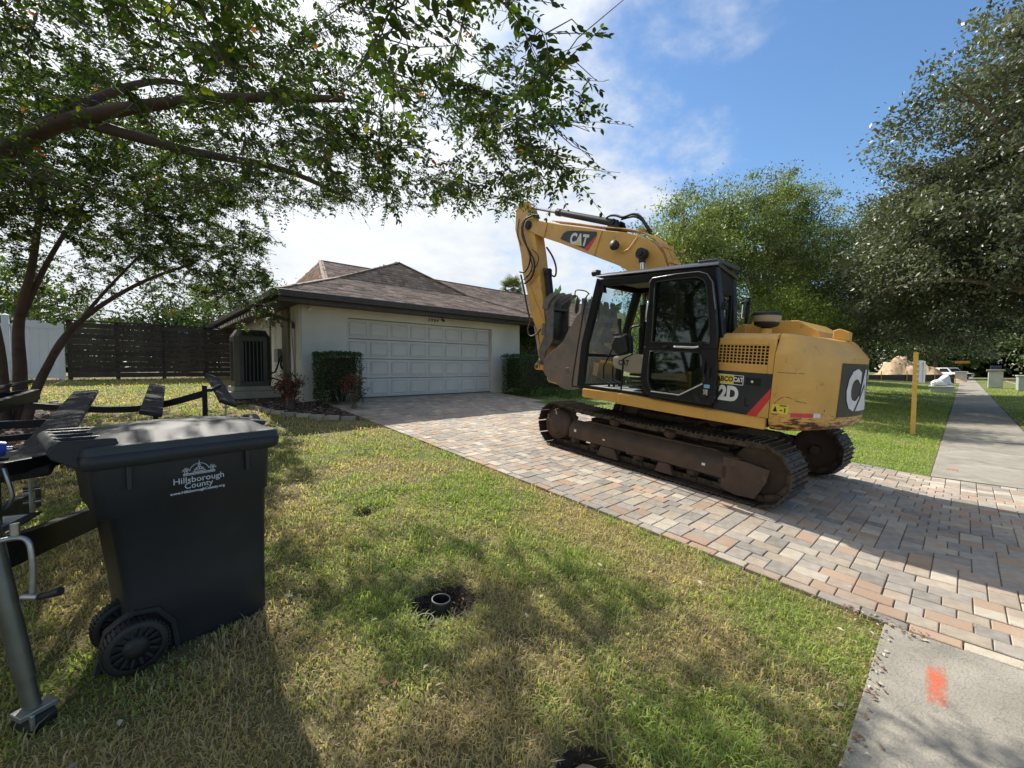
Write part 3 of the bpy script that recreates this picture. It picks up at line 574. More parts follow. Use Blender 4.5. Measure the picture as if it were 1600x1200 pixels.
def hedge(label, x0, x1, y0, y1, z0, z1, n, seed, cols, name='hedge', cat='hedge', group=None):
    rs = np.random.RandomState(seed); o = root(name, label, cat, ((x0+x1)/2, (y0+y1)/2, z0-.05), group=group); hx, hy, hz = (x1-x0)/2, (y1-y0)/2, (z1-z0)
    f = rs.randint(0, 5, n); P = np.stack([rs.uniform(-hx, hx, n), rs.uniform(-hy, hy, n), rs.uniform(0, hz, n)], 1); dd = rs.exponential(.03, n)
    P[f == 0, 0] = -hx+dd[f == 0]; P[f == 1, 0] = hx-dd[f == 1]; P[f == 2, 1] = -hy+dd[f == 2]; P[f == 3, 1] = hy-dd[f == 3]; P[f == 4, 2] = hz-dd[f == 4]
    P += .035*np.stack([noise2(P[:, 1]*1+3, P[:, 2], 6, 1)-.5, noise2(P[:, 0], P[:, 2], 6, 2)-.5, noise2(P[:, 0], P[:, 1], 6, 3)-.5], 1)*2
    D = rs.normal(size=(n, 3)); L = .038*rs.uniform(.6, 1.4, n); V = leafarr(P, D, rs.normal(size=(n, 3)), L, L*.6); cols = np.array(cols); c = cols[rs.randint(0, len(cols), n)]*rs.uniform(.6, 1.4, (n, 1)); V[..., 2] += .05
    link('foliage', fast('foliage', V.reshape(-1, 3), np.arange(n)[:, None]*4+np.arange(4)[None], [m_leaf], cols=np.repeat(c, 4, 0)), o)
    g = G()
    for k in range(26):
        a = (rs.uniform(-.3, .3)*hx, rs.uniform(-.5, .5)*hy, 0); g.tube([a, (a[0]*1.8+rs.normal()*.1, a[1]*1.5, hz*.5), (rs.uniform(-.85, .85)*hx, rs.uniform(-.8, .8)*hy, hz*.93)], .012, 5)
    g.box(-hx+.12, hx-.12, -hy+.12, hy-.12, .3, hz-.07); put('branches', g, mat('hedge_wood_dark_core', C(.02, .018, .01), C(.04, .03, .02), .95, scale=9), o); return o  # dark inner box added among the stems to block light through the leaves
HG = [(.03, .065, .018), (.045, .09, .022), (.06, .11, .03)]
hedge('square clipped dark green hedge standing left of the garage door', 3.14, 4.06, 9.72, 10.42, .84, 1.95, 9000, 1, HG, group=None)
hedge('long clipped dark green hedge standing right of the garage door', 8.98, 11.4, 9.35, 10.3, .70, 2.03, 16000, 2, HG)
gc_, _ = crown('low_plants', [(9.6, 9.1, .75, .7, .35, .15), (10.9, 8.8, .72, .9, .5, .25), (12.5, 9, .75, 1, .6, .3)], 7000, .05, [(.04, .09, .025), (.07, .13, .03), (.10, .16, .04)], 8, clump=.12, hlim=.6); gc_['kind'] = 'stuff'
def shrub(label, cx, cy, r, h, cols, seed, n=1500, size=.06, zs=.5):
    z = T(cx, cy); o = root('shrub', label, 'shrub', (cx, cy, z)); cr, cl = crown('foliage', [(0, 0, h*.68, r, r, h*.30), (r*.3, -r*.2, h*.4, r*.7, r*.6, h*.25)], n, size, cols, seed, o, clump=.07, nclump=46, shell=.3)
    g = G(); rr = random.Random(seed)
    for t in cl[::2]: a = Vector((rr.gauss(0, .04), rr.gauss(0, .04), 0)); g.tube(spline([a, Vector(t)*.5+Vector((0, 0, .1)), Vector(t)], 3), .007, 5)
    put('stems', g, m_bark, o); return o
RED = [(.16, .03, .03), (.10, .025, .025), (.22, .06, .04), (.07, .07, .03)]
shrub('red leaved shrub beside the corner of the house next to the air conditioner', 2.48, 9.75, .27, .82, RED, 3)
shrub('sparse red and green shrub with bare stems in front of the square hedge', 3.66, 9.3, .27, .80, RED+[(.06, .08, .03)], 4, 800)
tree('bush', 'bright green broadleaf bush showing between the garage corner and the excavator arm', 'bush', (12.9, 12.9, .95), [(12.9, 12.9, 2.1, .9, .9, 1.1), (13.8, 13.5, 2.3, 1.2, 1, 1.2)], 7000, .09, [(.10, .17, .03), (.14, .22, .05), (.06, .11, .02)], 5, .06, 14, clump=.2, hlim=-.1)
# mulch beds
m_mulch = mat('mulch', C(.05, .03, .022), C(.10, .06, .045), .95, scale=30, bump=1, bscale=80)
def bed(poly, n, seed, name='mulch_bed'):
    g = G(); g.add([(x, y, T(x, y)-.012) for x, y in poly], [list(range(len(poly)))]); put(name, g, m_mulch, kind='structure')
    rs = np.random.RandomState(seed); pa = np.array(poly); P = pts_in(n, pa[:, 0].min(), pa[:, 0].max(), pa[:, 1].min(), pa[:, 1].max(), rs)
    def ins(x, y):
        c = np.zeros(len(x), bool); j = len(poly)-1
        for i in range(len(poly)):
            xi, yi = poly[i]; xj, yj = poly[j]; c ^= ((yi > y) != (yj > y)) & (x < (xj-xi)*(y-yi)/(yj-yi+1e-12)+xi); j = i
        return c
    P = P[ins(P[:, 0], P[:, 1])]; litter('mulch_chips', np.stack([P[:, 0], P[:, 1], Tn(P[:, 1])], 1), .035, seed, [(.10, .05, .035), (.18, .09, .07), (.06, .035, .03), (.30, .22, .18), (.45, .40, .36)])
b1p = [(1.85, 10.7), (1.96, 9.9), (2.2, 9.2), (2.7, 8.5), (3.36, 7.95), (3.37, 10.0), (4.05, 10.3), (4.05, 10.72), (2.98, 10.72), (2.95, 12.5), (2.7, 12.8), (1.4, 11.4)]
bed(b1p, 5200, 3)
bed([(-3.6, 7.6), (-2.2, 7.4), (-.86, 7.8), (-.82, 9.0), (-.95, 11.0), (-1.2, 12.3), (-3.6, 12.3)], 5000, 4)
def edging(label, pts, seed):
    o = root('garden_edging', label, 'edging', (pts[0][0], pts[0][1], T(*pts[0]))); sp = spline([(x, y, 0) for x, y in pts], 12); acc = 0; r = random.Random(seed); last = sp[0]; g = G(); g.box(-.13, .13, -.045, .045, -.04, .05); ms = [q.mesh('stone', [mm]) for q, mm in ((g, pm[0]), (g, pm[4]), (g, m_conc))]
    for a, b in zip(sp, sp[1:]):
        acc += (b-a).length
        if acc > .275:
            acc = 0; mid = (last+b)/2; last = b; link('stone', r.choice(ms), o, (mid.x-pts[0][0], mid.y-pts[0][1], T(mid.x, mid.y)-T(*pts[0])-.005), (0, 0, math.atan2(b.y-a.y, b.x-a.x)))
edging('low curved edging of pale stones round the bed by the house corner', [(1.85, 10.4), (1.98, 9.85), (2.2, 9.2), (2.7, 8.5), (3.34, 7.95)], 1)
edging('low edging of pale stones round the mulch bed under the tree', [(-2.2, 7.36), (-1.4, 7.5), (-.86, 7.8), (-.8, 9.0), (-.93, 11.0), (-1.2, 12.3)], 2)
# ------------------------------------------------------------------ excavator (local: x forward, y left, z up)
def paintmat(name, c1, c2, dirt=(.17, .09, .035), wear=(.60, .70), rough=.42):
    return mat(name, c1, c2, rough, scale=1.1, contrast=(.3, .7), bump=.05, bscale=30, c3=dirt, c3scale=7, c3r=wear, coat=.0, spec=.45, wvar=.16, wscale=2.3)
m_yel = paintmat('yellow_paint', C(.67, .39, .10), C(.58, .325, .075), wear=(.60, .80))
# scratched, rusty lower edges on the counterweight
def rustlow():
    M = m_yel.copy(); M.name = 'scraped_yellow'; t = M.node_tree; n = t.nodes; p = n['Principled BSDF']; src = p.inputs['Base Color'].links[0].from_socket
    tc = n.new('ShaderNodeTexCoord'); mp = n.new('ShaderNodeMapping'); mp.inputs['Scale'].default_value = (7, 7, 42); no = n.new('ShaderNodeTexNoise'); no.inputs['Scale'].default_value = 1; no.inputs['Detail'].default_value = 9; no.inputs['Roughness'].default_value = .7
    t.links.new(tc.outputs['Object'], mp.inputs[0]); t.links.new(mp.outputs[0], no.inputs['Vector']); s = n.new('ShaderNodeSeparateXYZ'); t.links.new(tc.outputs['Object'], s.inputs[0])
    h = n.new('ShaderNodeMapRange'); h.inputs[1].default_value = 1.12; h.inputs[2].default_value = .90; h.inputs[3].default_value = -.06; h.inputs[4].default_value = .17; t.links.new(s.outputs[2], h.inputs[0])
    a = n.new('ShaderNodeMath'); a.operation = 'ADD'; t.links.new(no.outputs[0], a.inputs[0]); t.links.new(h.outputs[0], a.inputs[1]); r = n.new('ShaderNodeMapRange'); r.inputs[1].default_value = .62; r.inputs[2].default_value = .66; t.links.new(a.outputs[0], r.inputs[0])
    x = n.new('ShaderNodeMix'); x.data_type = 'RGBA'; x.inputs[7].default_value = (.085, .03, .014, 1); t.links.new(r.outputs[0], x.inputs[0]); t.links.new(src, x.inputs[6]); t.links.new(x.outputs[2], p.inputs['Base Color']); return M
m_cwt = rustlow()
m_blk = mat('black_paint', C(.008, .009, .010), C(.016, .017, .018), .36, scale=2, bump=.04, bscale=20, spec=.28, c3=(.05, .046, .042), c3scale=9, c3r=(.62, .8))
m_pan = mat('dark_panel', C(.014, .017, .022), C(.022, .026, .032), .42, scale=2, c3=(.08, .075, .07), c3scale=14, c3r=(.66, .8))
m_steel = mat('track_steel', C(.055, .045, .038), C(.10, .08, .065), .55, .6, scale=9, bump=.4, bscale=60, c3=(.16, .12, .09), c3scale=20, c3r=(.55, .75), randv=.15)
m_rust = mat('brown_undercarriage', C(.052, .034, .024), C(.085, .054, .038), .7, scale=4, bump=.35, bscale=40, c3=(.19, .13, .09), c3scale=6, c3r=(.62, .8))
m_bkt = mat('bucket_steel', C(.17, .145, .125), C(.24, .19, .16), .45, .35, scale=5, bump=.3, bscale=30, c3=(.20, .10, .06), c3scale=5, c3r=(.55, .75))
m_tine = mat('thumb_steel', C(.11, .105, .10), C(.18, .17, .155), .42, .4, scale=8, bump=.3, bscale=40)
m_rub = mat('rubber', C(.010, .010, .010), C(.02, .02, .02), .55, scale=10)
m_chr = mat('chrome', C(.55, .57, .60), C(.62, .63, .65), .18, 1, scale=3); m_red = mat('red_decal', C(.62, .045, .05), C(.55, .04, .045), .5, scale=8)
m_wht = mat('white_decal', C(.72, .73, .74), C(.62, .62, .62), .5, scale=12, c3=(.2, .19, .18), c3scale=16, c3r=(.66, .76)); m_yd = mat('yellow_decal', C(.72, .58, .06), C(.66, .52, .05), .5, scale=8)
m_beige = mat('beige_plastic', C(.30, .26, .20), C(.35, .31, .24), .6, scale=6); m_floor = mat('cab_floor', C(.36, .36, .34), C(.48, .47, .44), .8, scale=14, bump=.3)
m_gl = glass('cab_glass', (.62, .74, .70), .06, .16); m_gd = glass('tinted_glass', (.44, .53, .47), .02, .05, (.16, .19, .16)); m_gw = glass('dusty_windscreen', (.72, .84, .82), .03, .55, (.36, .41, .37))
psi = .051; nv = Vector((0, -SLP, 1)).normalized(); fv = Vector((math.sin(psi), math.cos(psi), 0)); fv = (fv-nv*fv.dot(nv)).normalized(); lv = nv.cross(fv)
EX = root('excavator', 'yellow tracked excavator with black cab parked across the paver driveway', 'excavator', (0, 0, 0))
EX.matrix_world = Matrix(((fv.x, lv.x, nv.x, 6.151), (fv.y, lv.y, nv.y, 2.925), (fv.z, lv.z, nv.z, SLP*(2.925-Y0)+.004), (0, 0, 0, 1)))
# --- tracks
Rt, Lt = .325, 1.50; zc = .36
def trackpath(n):
    per = 4*Lt+2*math.pi*Rt; o = []
    for i in range(n):
        s = (i+.3)/n*per
        if s < 2*Lt: x, z, a = -Lt+s, zc-Rt, 0
        elif s < 2*Lt+math.pi*Rt: t = (s-2*Lt)/Rt; x, z, a = Lt+Rt*math.sin(t), zc-Rt*math.cos(t), t
        elif s < 4*Lt+math.pi*Rt: q = s-2*Lt-math.pi*Rt; x, z, a = Lt-q, zc+Rt-.035*math.sin(math.pi*min(max(q/(2*Lt), 0), 1))**2-.02*abs(math.sin(3*math.pi*q/(2*Lt))), math.pi
        else: t = (s-4*Lt-math.pi*Rt)/Rt; x, z, a = -Lt-Rt*math.sin(t), zc+Rt*math.cos(t), math.pi+t
        o.append((x, z, a))
    return o
sg = G(); sg.box(-.089, .089, -.25, .25, -.012, 0); 
for q in (-.072, -.01, .052): sg.prism([(q, -.012), (q+.014, -.012), (q+.010, -.034), (q+.004, -.034)], -.25, .25)
for q in (-.09, .09):
    for xx in (-.035, .03): sg.box(xx-.01, xx+.01, q-.012, q+.012, -.02, -.012)
shoe_me = sg.mesh('shoe', [m_steel])
lg = G(); lg.box(-.105, .085, .05, .08, .0, .075); lg.box(-.105, .085, -.08, -.05, .0, .075); lg.cyl((-.095, -.095, .04), (-.095, .095, .04), .026, 8); link_me = lg.mesh('chain_link', [m_steel])
for s in (1, -1):
    tk = link('track', None, EX, (0, s*.995, 0)); tk.empty_display_size = .2
    for x, z, a in trackpath(43):
        for me_, nm in ((shoe_me, 'shoe'), (link_me, 'chain_link')):
            o = link(nm, me_, tk, (x, 0, z), (0, -a, 0))
    y = s*.12
    g = G(); g.lathe([(.29, -.03), (.29, .03), (.0, .03)], 24, (Lt, 0, zc), ax='y'); g.lathe([(0, -.03), (.29, -.03)], 24, (Lt, 0, zc), ax='y')
    for k in range(21): t = k*math.pi*2/21; g.obox((Lt+.30*math.cos(t), 0, zc+.30*math.sin(t)), .03, .05, .04, Matrix.Rotation(-t, 3, 'Y'))
    y1 = .16*s; g.lathe([(.25, 0), (.24, y1), (.19, y1), (.185, y1*1.25), (0, y1*1.25)], 24, (Lt, .02*s, zc), ax='y')
    for k in range(16): t = k*math.pi*2/16; g.cyl((Lt+.165*math.cos(t), .2*s, zc+.165*math.sin(t)), (Lt+.165*math.cos(t), .232*s, zc+.165*math.sin(t)), .012, 6)
    put('sprocket', g, m_rust, tk)
    g = G(); g.lathe([(.0, -.04), (.20, -.05), (.27, -.04), (.29, -.03), (.29, .03), (.27, .04), (.20, .05), (0, .04)], 28, (-Lt+.02, 0, zc), ax='y'); g.cyl((-Lt, -.16, zc), (-Lt, .16, zc), .06, 12); put('idler', g, m_rust, tk)
    rl = G(); rl.lathe([(0, -.11), (.06, -.11), (.075, -.10), (.075, -.05), (.058, -.04), (.058, .04), (.075, .05), (.075, .10), (.05, .115), (.045, .16), (0, .16)] if s > 0 else [(0, -.16), (.045, -.16), (.05, -.115), (.075, -.1), (.075, -.05), (.058, -.04), (.058, .04), (.075, .05), (.075, .1), (.06, .11), (0, .11)], 14, ax='y'); rme = rl.mesh('roller', [m_rust])
    for k in range(7): link('roller', rme, tk, (-1.14+.38*k, 0, .165))
    for k in (-.42, .43): link('roller', rme, tk, (k, 0, .575))
    g = G()
    g.prism([(1.20, .17), (1.22, .40), (1.05, .46), (-1.22, .46), (-1.24, .14)] if 0 else [(1.22, .20), (1.22, .42), (.9, .50), (-1.0, .50), (-1.2, .44), (-1.2, .20)], -.09, .09)
    yo = .09*s; yi = .20*s
    g.add([(1.20, yo, .48), (-1.2, yo, .48), (-1.2, yi, .36), (1.20, yi, .36), (1.2, yi, .21), (-1.2, yi, .21), (1.2, yo, .19), (-1.2, yo, .19)], [(0, 1, 2, 3), (3, 2, 5, 4), (4, 5, 7, 6), (0, 3, 4, 6), (1, 7, 5, 2)])
    put('side_frame', g, m_rust, tk, bevel=.008)
    g = G(); g.prism([(-1.14, .10), (-1.14, .46), (-1.40, .45), (-1.62, .42), (-1.60, .28), (-1.50, .075), (-1.3, .06)], .17*s, .20*s); g.prism([(-1.14, .12), (-1.14, .47), (-1.30, .47), (-1.4, .12)], .1*s, .169*s); put('idler_guard', g, m_rust, tk, bevel=.006)
    g = G(); g.prism([(.28, .05), (.34, .20), (.58, .20), (.64, .05)], .13*s, .19*s); put('track_guide', g, m_rust, tk, bevel=.005); g = G(); g.prism([(-.55, .07), (-.5, .20), (-.35, .20), (-.3, .07)], .13*s, .19*s); put('track_guide', g, m_rust, tk, bevel=.005)
    g = G(); g.box(.50, .54, yi-.001*s if s > 0 else yi-.003, yi+.003 if s > 0 else yi+.001, .29, .31); g.box(1.05, 1.09, min(yi, yi+.003*s), max(yi, yi+.003*s), .31, .35); g.box(-.95, -.91, min(yi, yi+.003*s), max(yi, yi+.003*s), .30, .33); put('data_plate', g, m_wht, tk)
g = G(); g.box(-.75, .75, -.85, .85, .44, .58); g.box(-.5, .5, -.5, .5, .5, .70)
for s in (-1, 1):
    for q in (-1, 1): g.beam((q*.35, s*.3, .6), (q*.95, s*.93, .42), .28, .18)
put('car_body', g, m_rust, EX, bevel=.02)
g = G(); g.lathe([(.56, .68), (.56, .73), (.50, .74), (.50, .86)], 36); put('swing_bearing', g, m_steel, EX)
# --- upper deck
g = G(); g.box(-1.55, .95, -1.20, 1.20, .87, .98); put('deck', g, m_blk, EX)
g = G(); g.prism([(.95, .885), (.95, 1.0), (.31, 1.01), (.31, .87), (.93, .87)], 1.15, 1.235); put('skirt', g, m_yel, EX, bevel=.012); g = G(); g.prism([(.30, .86), (.30, 1.01), (-1.54, .955), (-1.54, .845), (-.6, .85)], 1.17, 1.255)
put('skirt', g, m_yel, EX, bevel=.012); g = G(); g.prism([(.95, .885), (.95, 1.0), (-1.54, .96), (-1.54, .85)], -1.25, -1.15); g.add([(.30, 1.256, 1.0), (-1.54, 1.256, .945), (-1.54, 1.12, .985), (.30, 1.12, 1.03)], [(0, 1, 2, 3)])
put('side_skirt', g, m_yel, EX, bevel=.012)
# --- engine house
g = G(); g.box(-1.54, -.99, -1.17, 1.145, .985, 1.78); put('engine', g, m_dark, EX)
def yz(pts, a, b, gg, mi=0): gg.prism(pts, a, b, 'x', mi)
g = G(); top = [(1.21, 1.72), (1.205, 1.78), (1.17, 1.83), (1.10, 1.85), (-1.10, 1.85), (-1.17, 1.83), (-1.2, 1.78), (-1.2, 1.72), (-1.16, 1.72), (-1.16, 1.785), (1.16, 1.785), (1.16, 1.72)]
yz(top, -1.555, -.985, g)
g.box(-1.555, -1.50, 1.15, 1.21, 1.425, 1.73); g.box(-1.50, -.985, 1.15, 1.21, 1.425, 1.515); g.box(-1.555, -.985, -1.21, -1.15, .98, 1.73)
put('engine_hood', g, m_yel, EX, bevel=.008)
g = G(); n1_, n2_ = 13, 8
for k in range(n1_+1): x = -.99-.51*k/n1_; g.box(x-.0045, x+.0045, 1.192, 1.204, 1.515, 1.785)
for k in range(n2_+1): z = 1.515+.27*k/n2_; g.box(-1.5, -.985, 1.190, 1.202, z-.0045, z+.0045)
put('grille', g, m_yel, EX)
g = G(); g.box(-1.555, -.985, 1.15, 1.205, .96, 1.423); sp_ = put('side_door', g, m_pan, EX, bevel=.006)
def dec(name, poly, y, mt, par, th=.0015): g = G(); g.prism(poly, y, y+th); return put(name, g, mt, par)
dec('stripe', [(-1.553, 1.28), (-1.34, .965), (-1.44, .965), (-1.553, 1.17)], 1.2062, m_red, sp_); dec('stripe', [(-1.553, 1.168), (-1.442, .965), (-1.553, .965)], 1.2062, m_yel, sp_)
g = G(); g.box(-1.45, -1.30, 1.205, 1.209, 1.29, 1.37); put('latch_plate', g, m_blk, sp_, bevel=.004); g = G(); g.cyl((-1.37, 1.209, 1.33), (-1.37, 1.216, 1.33), .014, 12); put('latch', g, m_chr, sp_)
L_ = lambda x, z, y=1.208, up=(0, 0, 1): basis((-1, 0, 0), up, (x, y, z))
text('model_number', '2D', .215, L_(-1.135, 1.17), m_wht, sp_, bold=.012, xs=.78); text('model_number', 'L', .13, L_(-1.33, 1.10), m_blk, sp_, bold=.004, xs=.8)
dec('dealer_plate', [(-1.0, 1.28), (-1.0, 1.39), (-1.28, 1.385), (-1.28, 1.28)], 1.2062, m_wht, sp_); dec('dealer_plate', [(-1.0, 1.287), (-1.0, 1.383), (-1.175, 1.38), (-1.175, 1.287)], 1.2077, m_yd, sp_, .0008); dec('dealer_plate', [(-1.18, 1.287), (-1.18, 1.38), (-1.273, 1.378), (-1.273, 1.287)], 1.2077, m_blk, sp_, .0008)
def cat(par, M, size, bold, xs=.8, tri=True):
    text('emblem', 'CAT', size, M, m_wht, par, bold=bold, xs=xs)
    if tri: g = G(); s = size; g.add([(-.30*s*xs, -.36*s, .0012), (.30*s*xs, -.36*s, .0012), (0, .0*s, .0012)], [(0, 1, 2)]); me = g.mesh('emblem', [m_yd]); me.transform(M); link('emblem', me, par)
text('dealer_lettering', 'ABCO', .075, L_(-1.085, 1.335, 1.2095)@Matrix.Shear('XZ', 4, (.0, 0)), m_blk, sp_, bold=.003, xs=.85); cat(sp_, L_(-1.226, 1.335, 1.2095), .065, .003, .8)
# --- top hump, dome, latch
g = G(); g.prism([(-.80, 1.845), (-.97, 2.05), (-1.46, 2.05), (-1.66, 1.93), (-1.70, 1.845)], -.85, .28); put('hood_hump', g, m_yel, EX, bevel=.01)
g = G(); g.prism([(-.74, 1.845), (-.90, 2.0), (-.955, 2.0), (-.955, 1.845)], -.95, .45); put('hood_cover', g, m_yel, EX, bevel=.015)
m_sand2 = mat('precleaner_bowl', C(.42, .34, .22), C(.50, .42, .28), .35, scale=6)
g = G(); g.lathe([(.05, 1.84), (.05, 1.94), (.085, 1.95), (.12, 1.965), (.13, 1.985), (.13, 2.005)], 24, (-1.24, .62, 0), mi=0); g.lathe([(.125, 2.005), (.142, 2.04), (.146, 2.085)], 24, (-1.24, .62, 0), mi=1); g.lathe([(.152, 2.08), (.155, 2.10), (.12, 2.122), (.0, 2.127)], 24, (-1.24, .62, 0), mi=0)
put('pre_cleaner', g, [m_rub, m_sand2], EX)
g = G(); g.cyl((-1.24, .62, 1.84), (-1.24, .62, 1.93), .065, 16); put('intake_neck', g, m_yel, EX)
g = G(); g.prism([(-1.78, 1.85), (-1.78, 1.94), (-1.84, 1.96), (-1.93, 1.92), (-1.93, 1.82)], .04, .18); put('camera_housing', g, m_yel, EX, bevel=.01)
g = G(); g.cyl((-1.779, .11, 1.90), (-1.768, .11, 1.90), .02, 12); put('camera_lens', g, m_rub, EX)
g = G(); g.box(-.79, -.75, -.04, .0, 1.84, 2.38); g.beam((-.77, -.02, 2.36), (-.75, .12, 2.30), .03, .03); put('mirror_post', g, m_blk, EX); g = G(); g.box(-.765, -.75, .01, .14, 2.10, 2.28); put('mirror', g, m_chr, EX, bevel=.01)
# right hand storage and tank
g = G(); g.box(-.98, .10, -1.18, -.30, .985, 1.58); put('fuel_tank', g, m_yel, EX, bevel=.03); g = G(); g.box(.11, .93, -1.18, -.45, .985, 1.32); put('tool_box', g, m_yel, EX, bevel=.03)
# --- counterweight
half = [(-1.562, 1.218), (-1.62, 1.217), (-1.68, 1.195), (-1.745, 1.135), (-1.80, 1.04), (-1.85, .935), (-1.90, .825), (-1.95, .70), (-1.99, .57), (-2.025, .42), (-2.055, .25), (-2.068, .12), (-2.072, 0)]
full = half+[(x, -y) for x, y in half[-2::-1]]
prof = [(.85, .10), (.872, .05), (.91, .018), (.96, 0), (1.3, -.002), (1.625, 0), (1.645, .006), (1.665, .02), (1.79, .115), (1.81, .135), (1.825, .16), (1.848, .30), (1.852, .33)]
vs = []; n_ = len(full)
for z, ins in prof:
    for x, y in full:
        fx = (x+1.562)/.588; cxn = -1.562; nx = x+ins*(-fx)*0.9*(1 if x < -1.57 else 0); vs.append((x if x > -1.57 else x+ins*min(1, abs(fx)*1.3), y*(1-min(ins, .05+ins*.25)/1.225), z))
fs = [(i*n_+j, i*n_+j+1, (i+1)*n_+j+1, (i+1)*n_+j) for i in range(len(prof)-1) for j in range(n_-1)]
g = G(); g.add(vs, fs, 0, True); k = (len(prof)-1)*n_; g.add([vs[i] for i in range(k, k+n_)], [list(range(n_))]); g.add([vs[i] for i in range(n_)], [list(range(n_))[::-1]])
g.add([vs[i*n_] for i in range(len(prof))]+[vs[i*n_+n_-1] for i in range(len(prof))], [(i, i+len(prof), i+1+len(prof), i+1) for i in range(len(prof)-1)])
cw = put('counterweight', g, m_cwt, EX)
for p_ in cw.data.polygons: p_.use_smooth = len(p_.vertices) == 4
g = G(); g.ring([(-1.60, 1.45), (-2.0, 1.45), (-2.03, 1.42), (-2.03, 1.03), (-1.99, .99), (-1.60, .99)], [(-1.60, 1.44), (-1.99, 1.44), (-2.02, 1.41), (-2.02, 1.04), (-1.985, 1.0), (-1.60, 1.0)], 1.0, 1.06); 
def xr(y):
    t = [(b, a) for a, b in half][::-1]; y = abs(y)
    for (y0, x0), (y1, x1) in zip(t, t[1:]):
        if y <= y1 and y1 > y0: return x0+(x1-x0)*(y-y0)/(y1-y0)
    return -1.8
def wrap(me, off):
    for v in me.vertices: y = v.co.y; v.co.x = xr(y)-off-v.co.x*0
g = G(); yy = [.585, .57, .495, .42, .335, .25, .185, .12, .06, 0]; yy = yy+[-q for q in yy[-2::-1]]; ny = len(yy)-1
g.add([(xr(y)-.005, y*1.002, z) for y in yy for z in (1.00, 1.575)], [(2*i, 2*i+1, 2*i+3, 2*i+2) for i in range(ny)]); put('sign', g, m_pan, cw)
me = textmesh('CAT', .60, bold=.030, xs=1.05)
import bmesh
def wraptext(me, y0, z0, off):
    b = bmesh.new(); b.from_mesh(me); 
    for _ in range(1):
        for x in np.arange(-.6, .6, .03): bmesh.ops.bisect_plane(b, geom=b.verts[:]+b.edges[:]+b.faces[:], plane_co=(x, 0, 0), plane_no=(1, 0, 0))
    for v in b.verts: y = y0-v.co.x; v.co = Vector((xr(y)-off, y, z0+v.co.y))
    b.to_mesh(me); b.free()
mn = [v.co.y for v in me.vertices]; sc = .46/(max(mn)-min(mn)); xw = [v.co.x for v in me.vertices]; sx = .90/(max(xw)-min(xw))
for v in me.vertices: v.co.y = (v.co.y-(max(mn)+min(mn))/2)*sc; v.co.x *= sx
wraptext(me, .02, 1.29, .0105); me.materials.clear(); me.materials.append(m_wht); link('emblem', me, cw)
me = bpy.data.meshes.new('emblem'); me.from_pydata([(-.25, -.232, 0), (.25, -.232, 0), (0, .07, 0)], [], [(0, 1, 2)]); wraptext(me, .02, 1.29, .0125); me.materials.append(m_pan); link('emblem', me, cw)
me = bpy.data.meshes.new('emblem'); me.from_pydata([(-.21, -.231, 0), (.21, -.231, 0), (0, .03, 0)], [], [(0, 1, 2)]); wraptext(me, .02, 1.29, .0145); me.materials.append(m_wht); link('emblem', me, cw)
def dcw(name, x0, x1, z0, z1, mt, off=.003):
    g = G(); n = 20; xs_ = [x0+(x1-x0)*i/n for i in range(n+1)]
    def ys(x):
        for (a, b), (c, d) in zip(half, half[1:]):
            if a >= x >= c: return b+(d-b)*(x-a)/(c-a)
        return 1.2
    g.add([(x, ys(x)+off, z) for x in xs_ for z in (z0, z1)], [(2*i, 2*i+2, 2*i+3, 2*i+1) for i in range(n)]); return put(name, g, mt, cw)
dcw('warning_label', -1.58, -1.715, 1.03, 1.125, m_yd); dcw('reflector', -1.735, -1.865, 1.0, 1.045, m_red); dcw('reflector', -1.868, -1.905, 1.0, 1.045, m_wht)
g = G(); g.add([(-1.635, 1.2245, 1.05), (-1.595, 1.2245, 1.05), (-1.615, 1.2245, 1.105)], [(0, 1, 2)]); put('warning_symbol', g, m_blk, cw)
for q_ in ((-1.65, -1.705, 1.108, 1.118), (-1.655, -1.675, 1.06, 1.07), (-1.688, -1.697, 1.045, 1.09)): dcw('warning_symbol', *q_, m_blk, .006)
dcw('panel_line', -1.60, -1.92, 1.447, 1.452, m_pan, .002); dcw('panel_line', -1.92, -1.925, 1.06, 1.447, m_pan, .002)
g = G(); g.tube(spline([(-1.60, 1.219, 1.13), (-1.65, 1.208, 1.19), (-1.70, 1.178, 1.205), (-1.76, 1.11, 1.17), (-1.82, 1.0, 1.15)], 4), .0035, 4); put('scratch', g, mat('scratch_brown', C(.10, .04, .02), rough=.9), cw)
# --- cab
m_seat = mat('seat_fabric', C(.03, .03, .033), C(.05, .05, .055), .9, scale=40)
cab = link('cab', None, EX); 
def pillar(name, a, b, w, h, bev=.012, mt=None): g = G(); g.beam(a, b, w, h); return put(name, g, mt or m_blk, cab, bevel=bev)
def pipe(name, pts, r, n=8, mt=None, k=5, par=None): g = G(); g.tube(spline(pts, k), r, n); return put(name, g, mt or m_blk, par or cab)
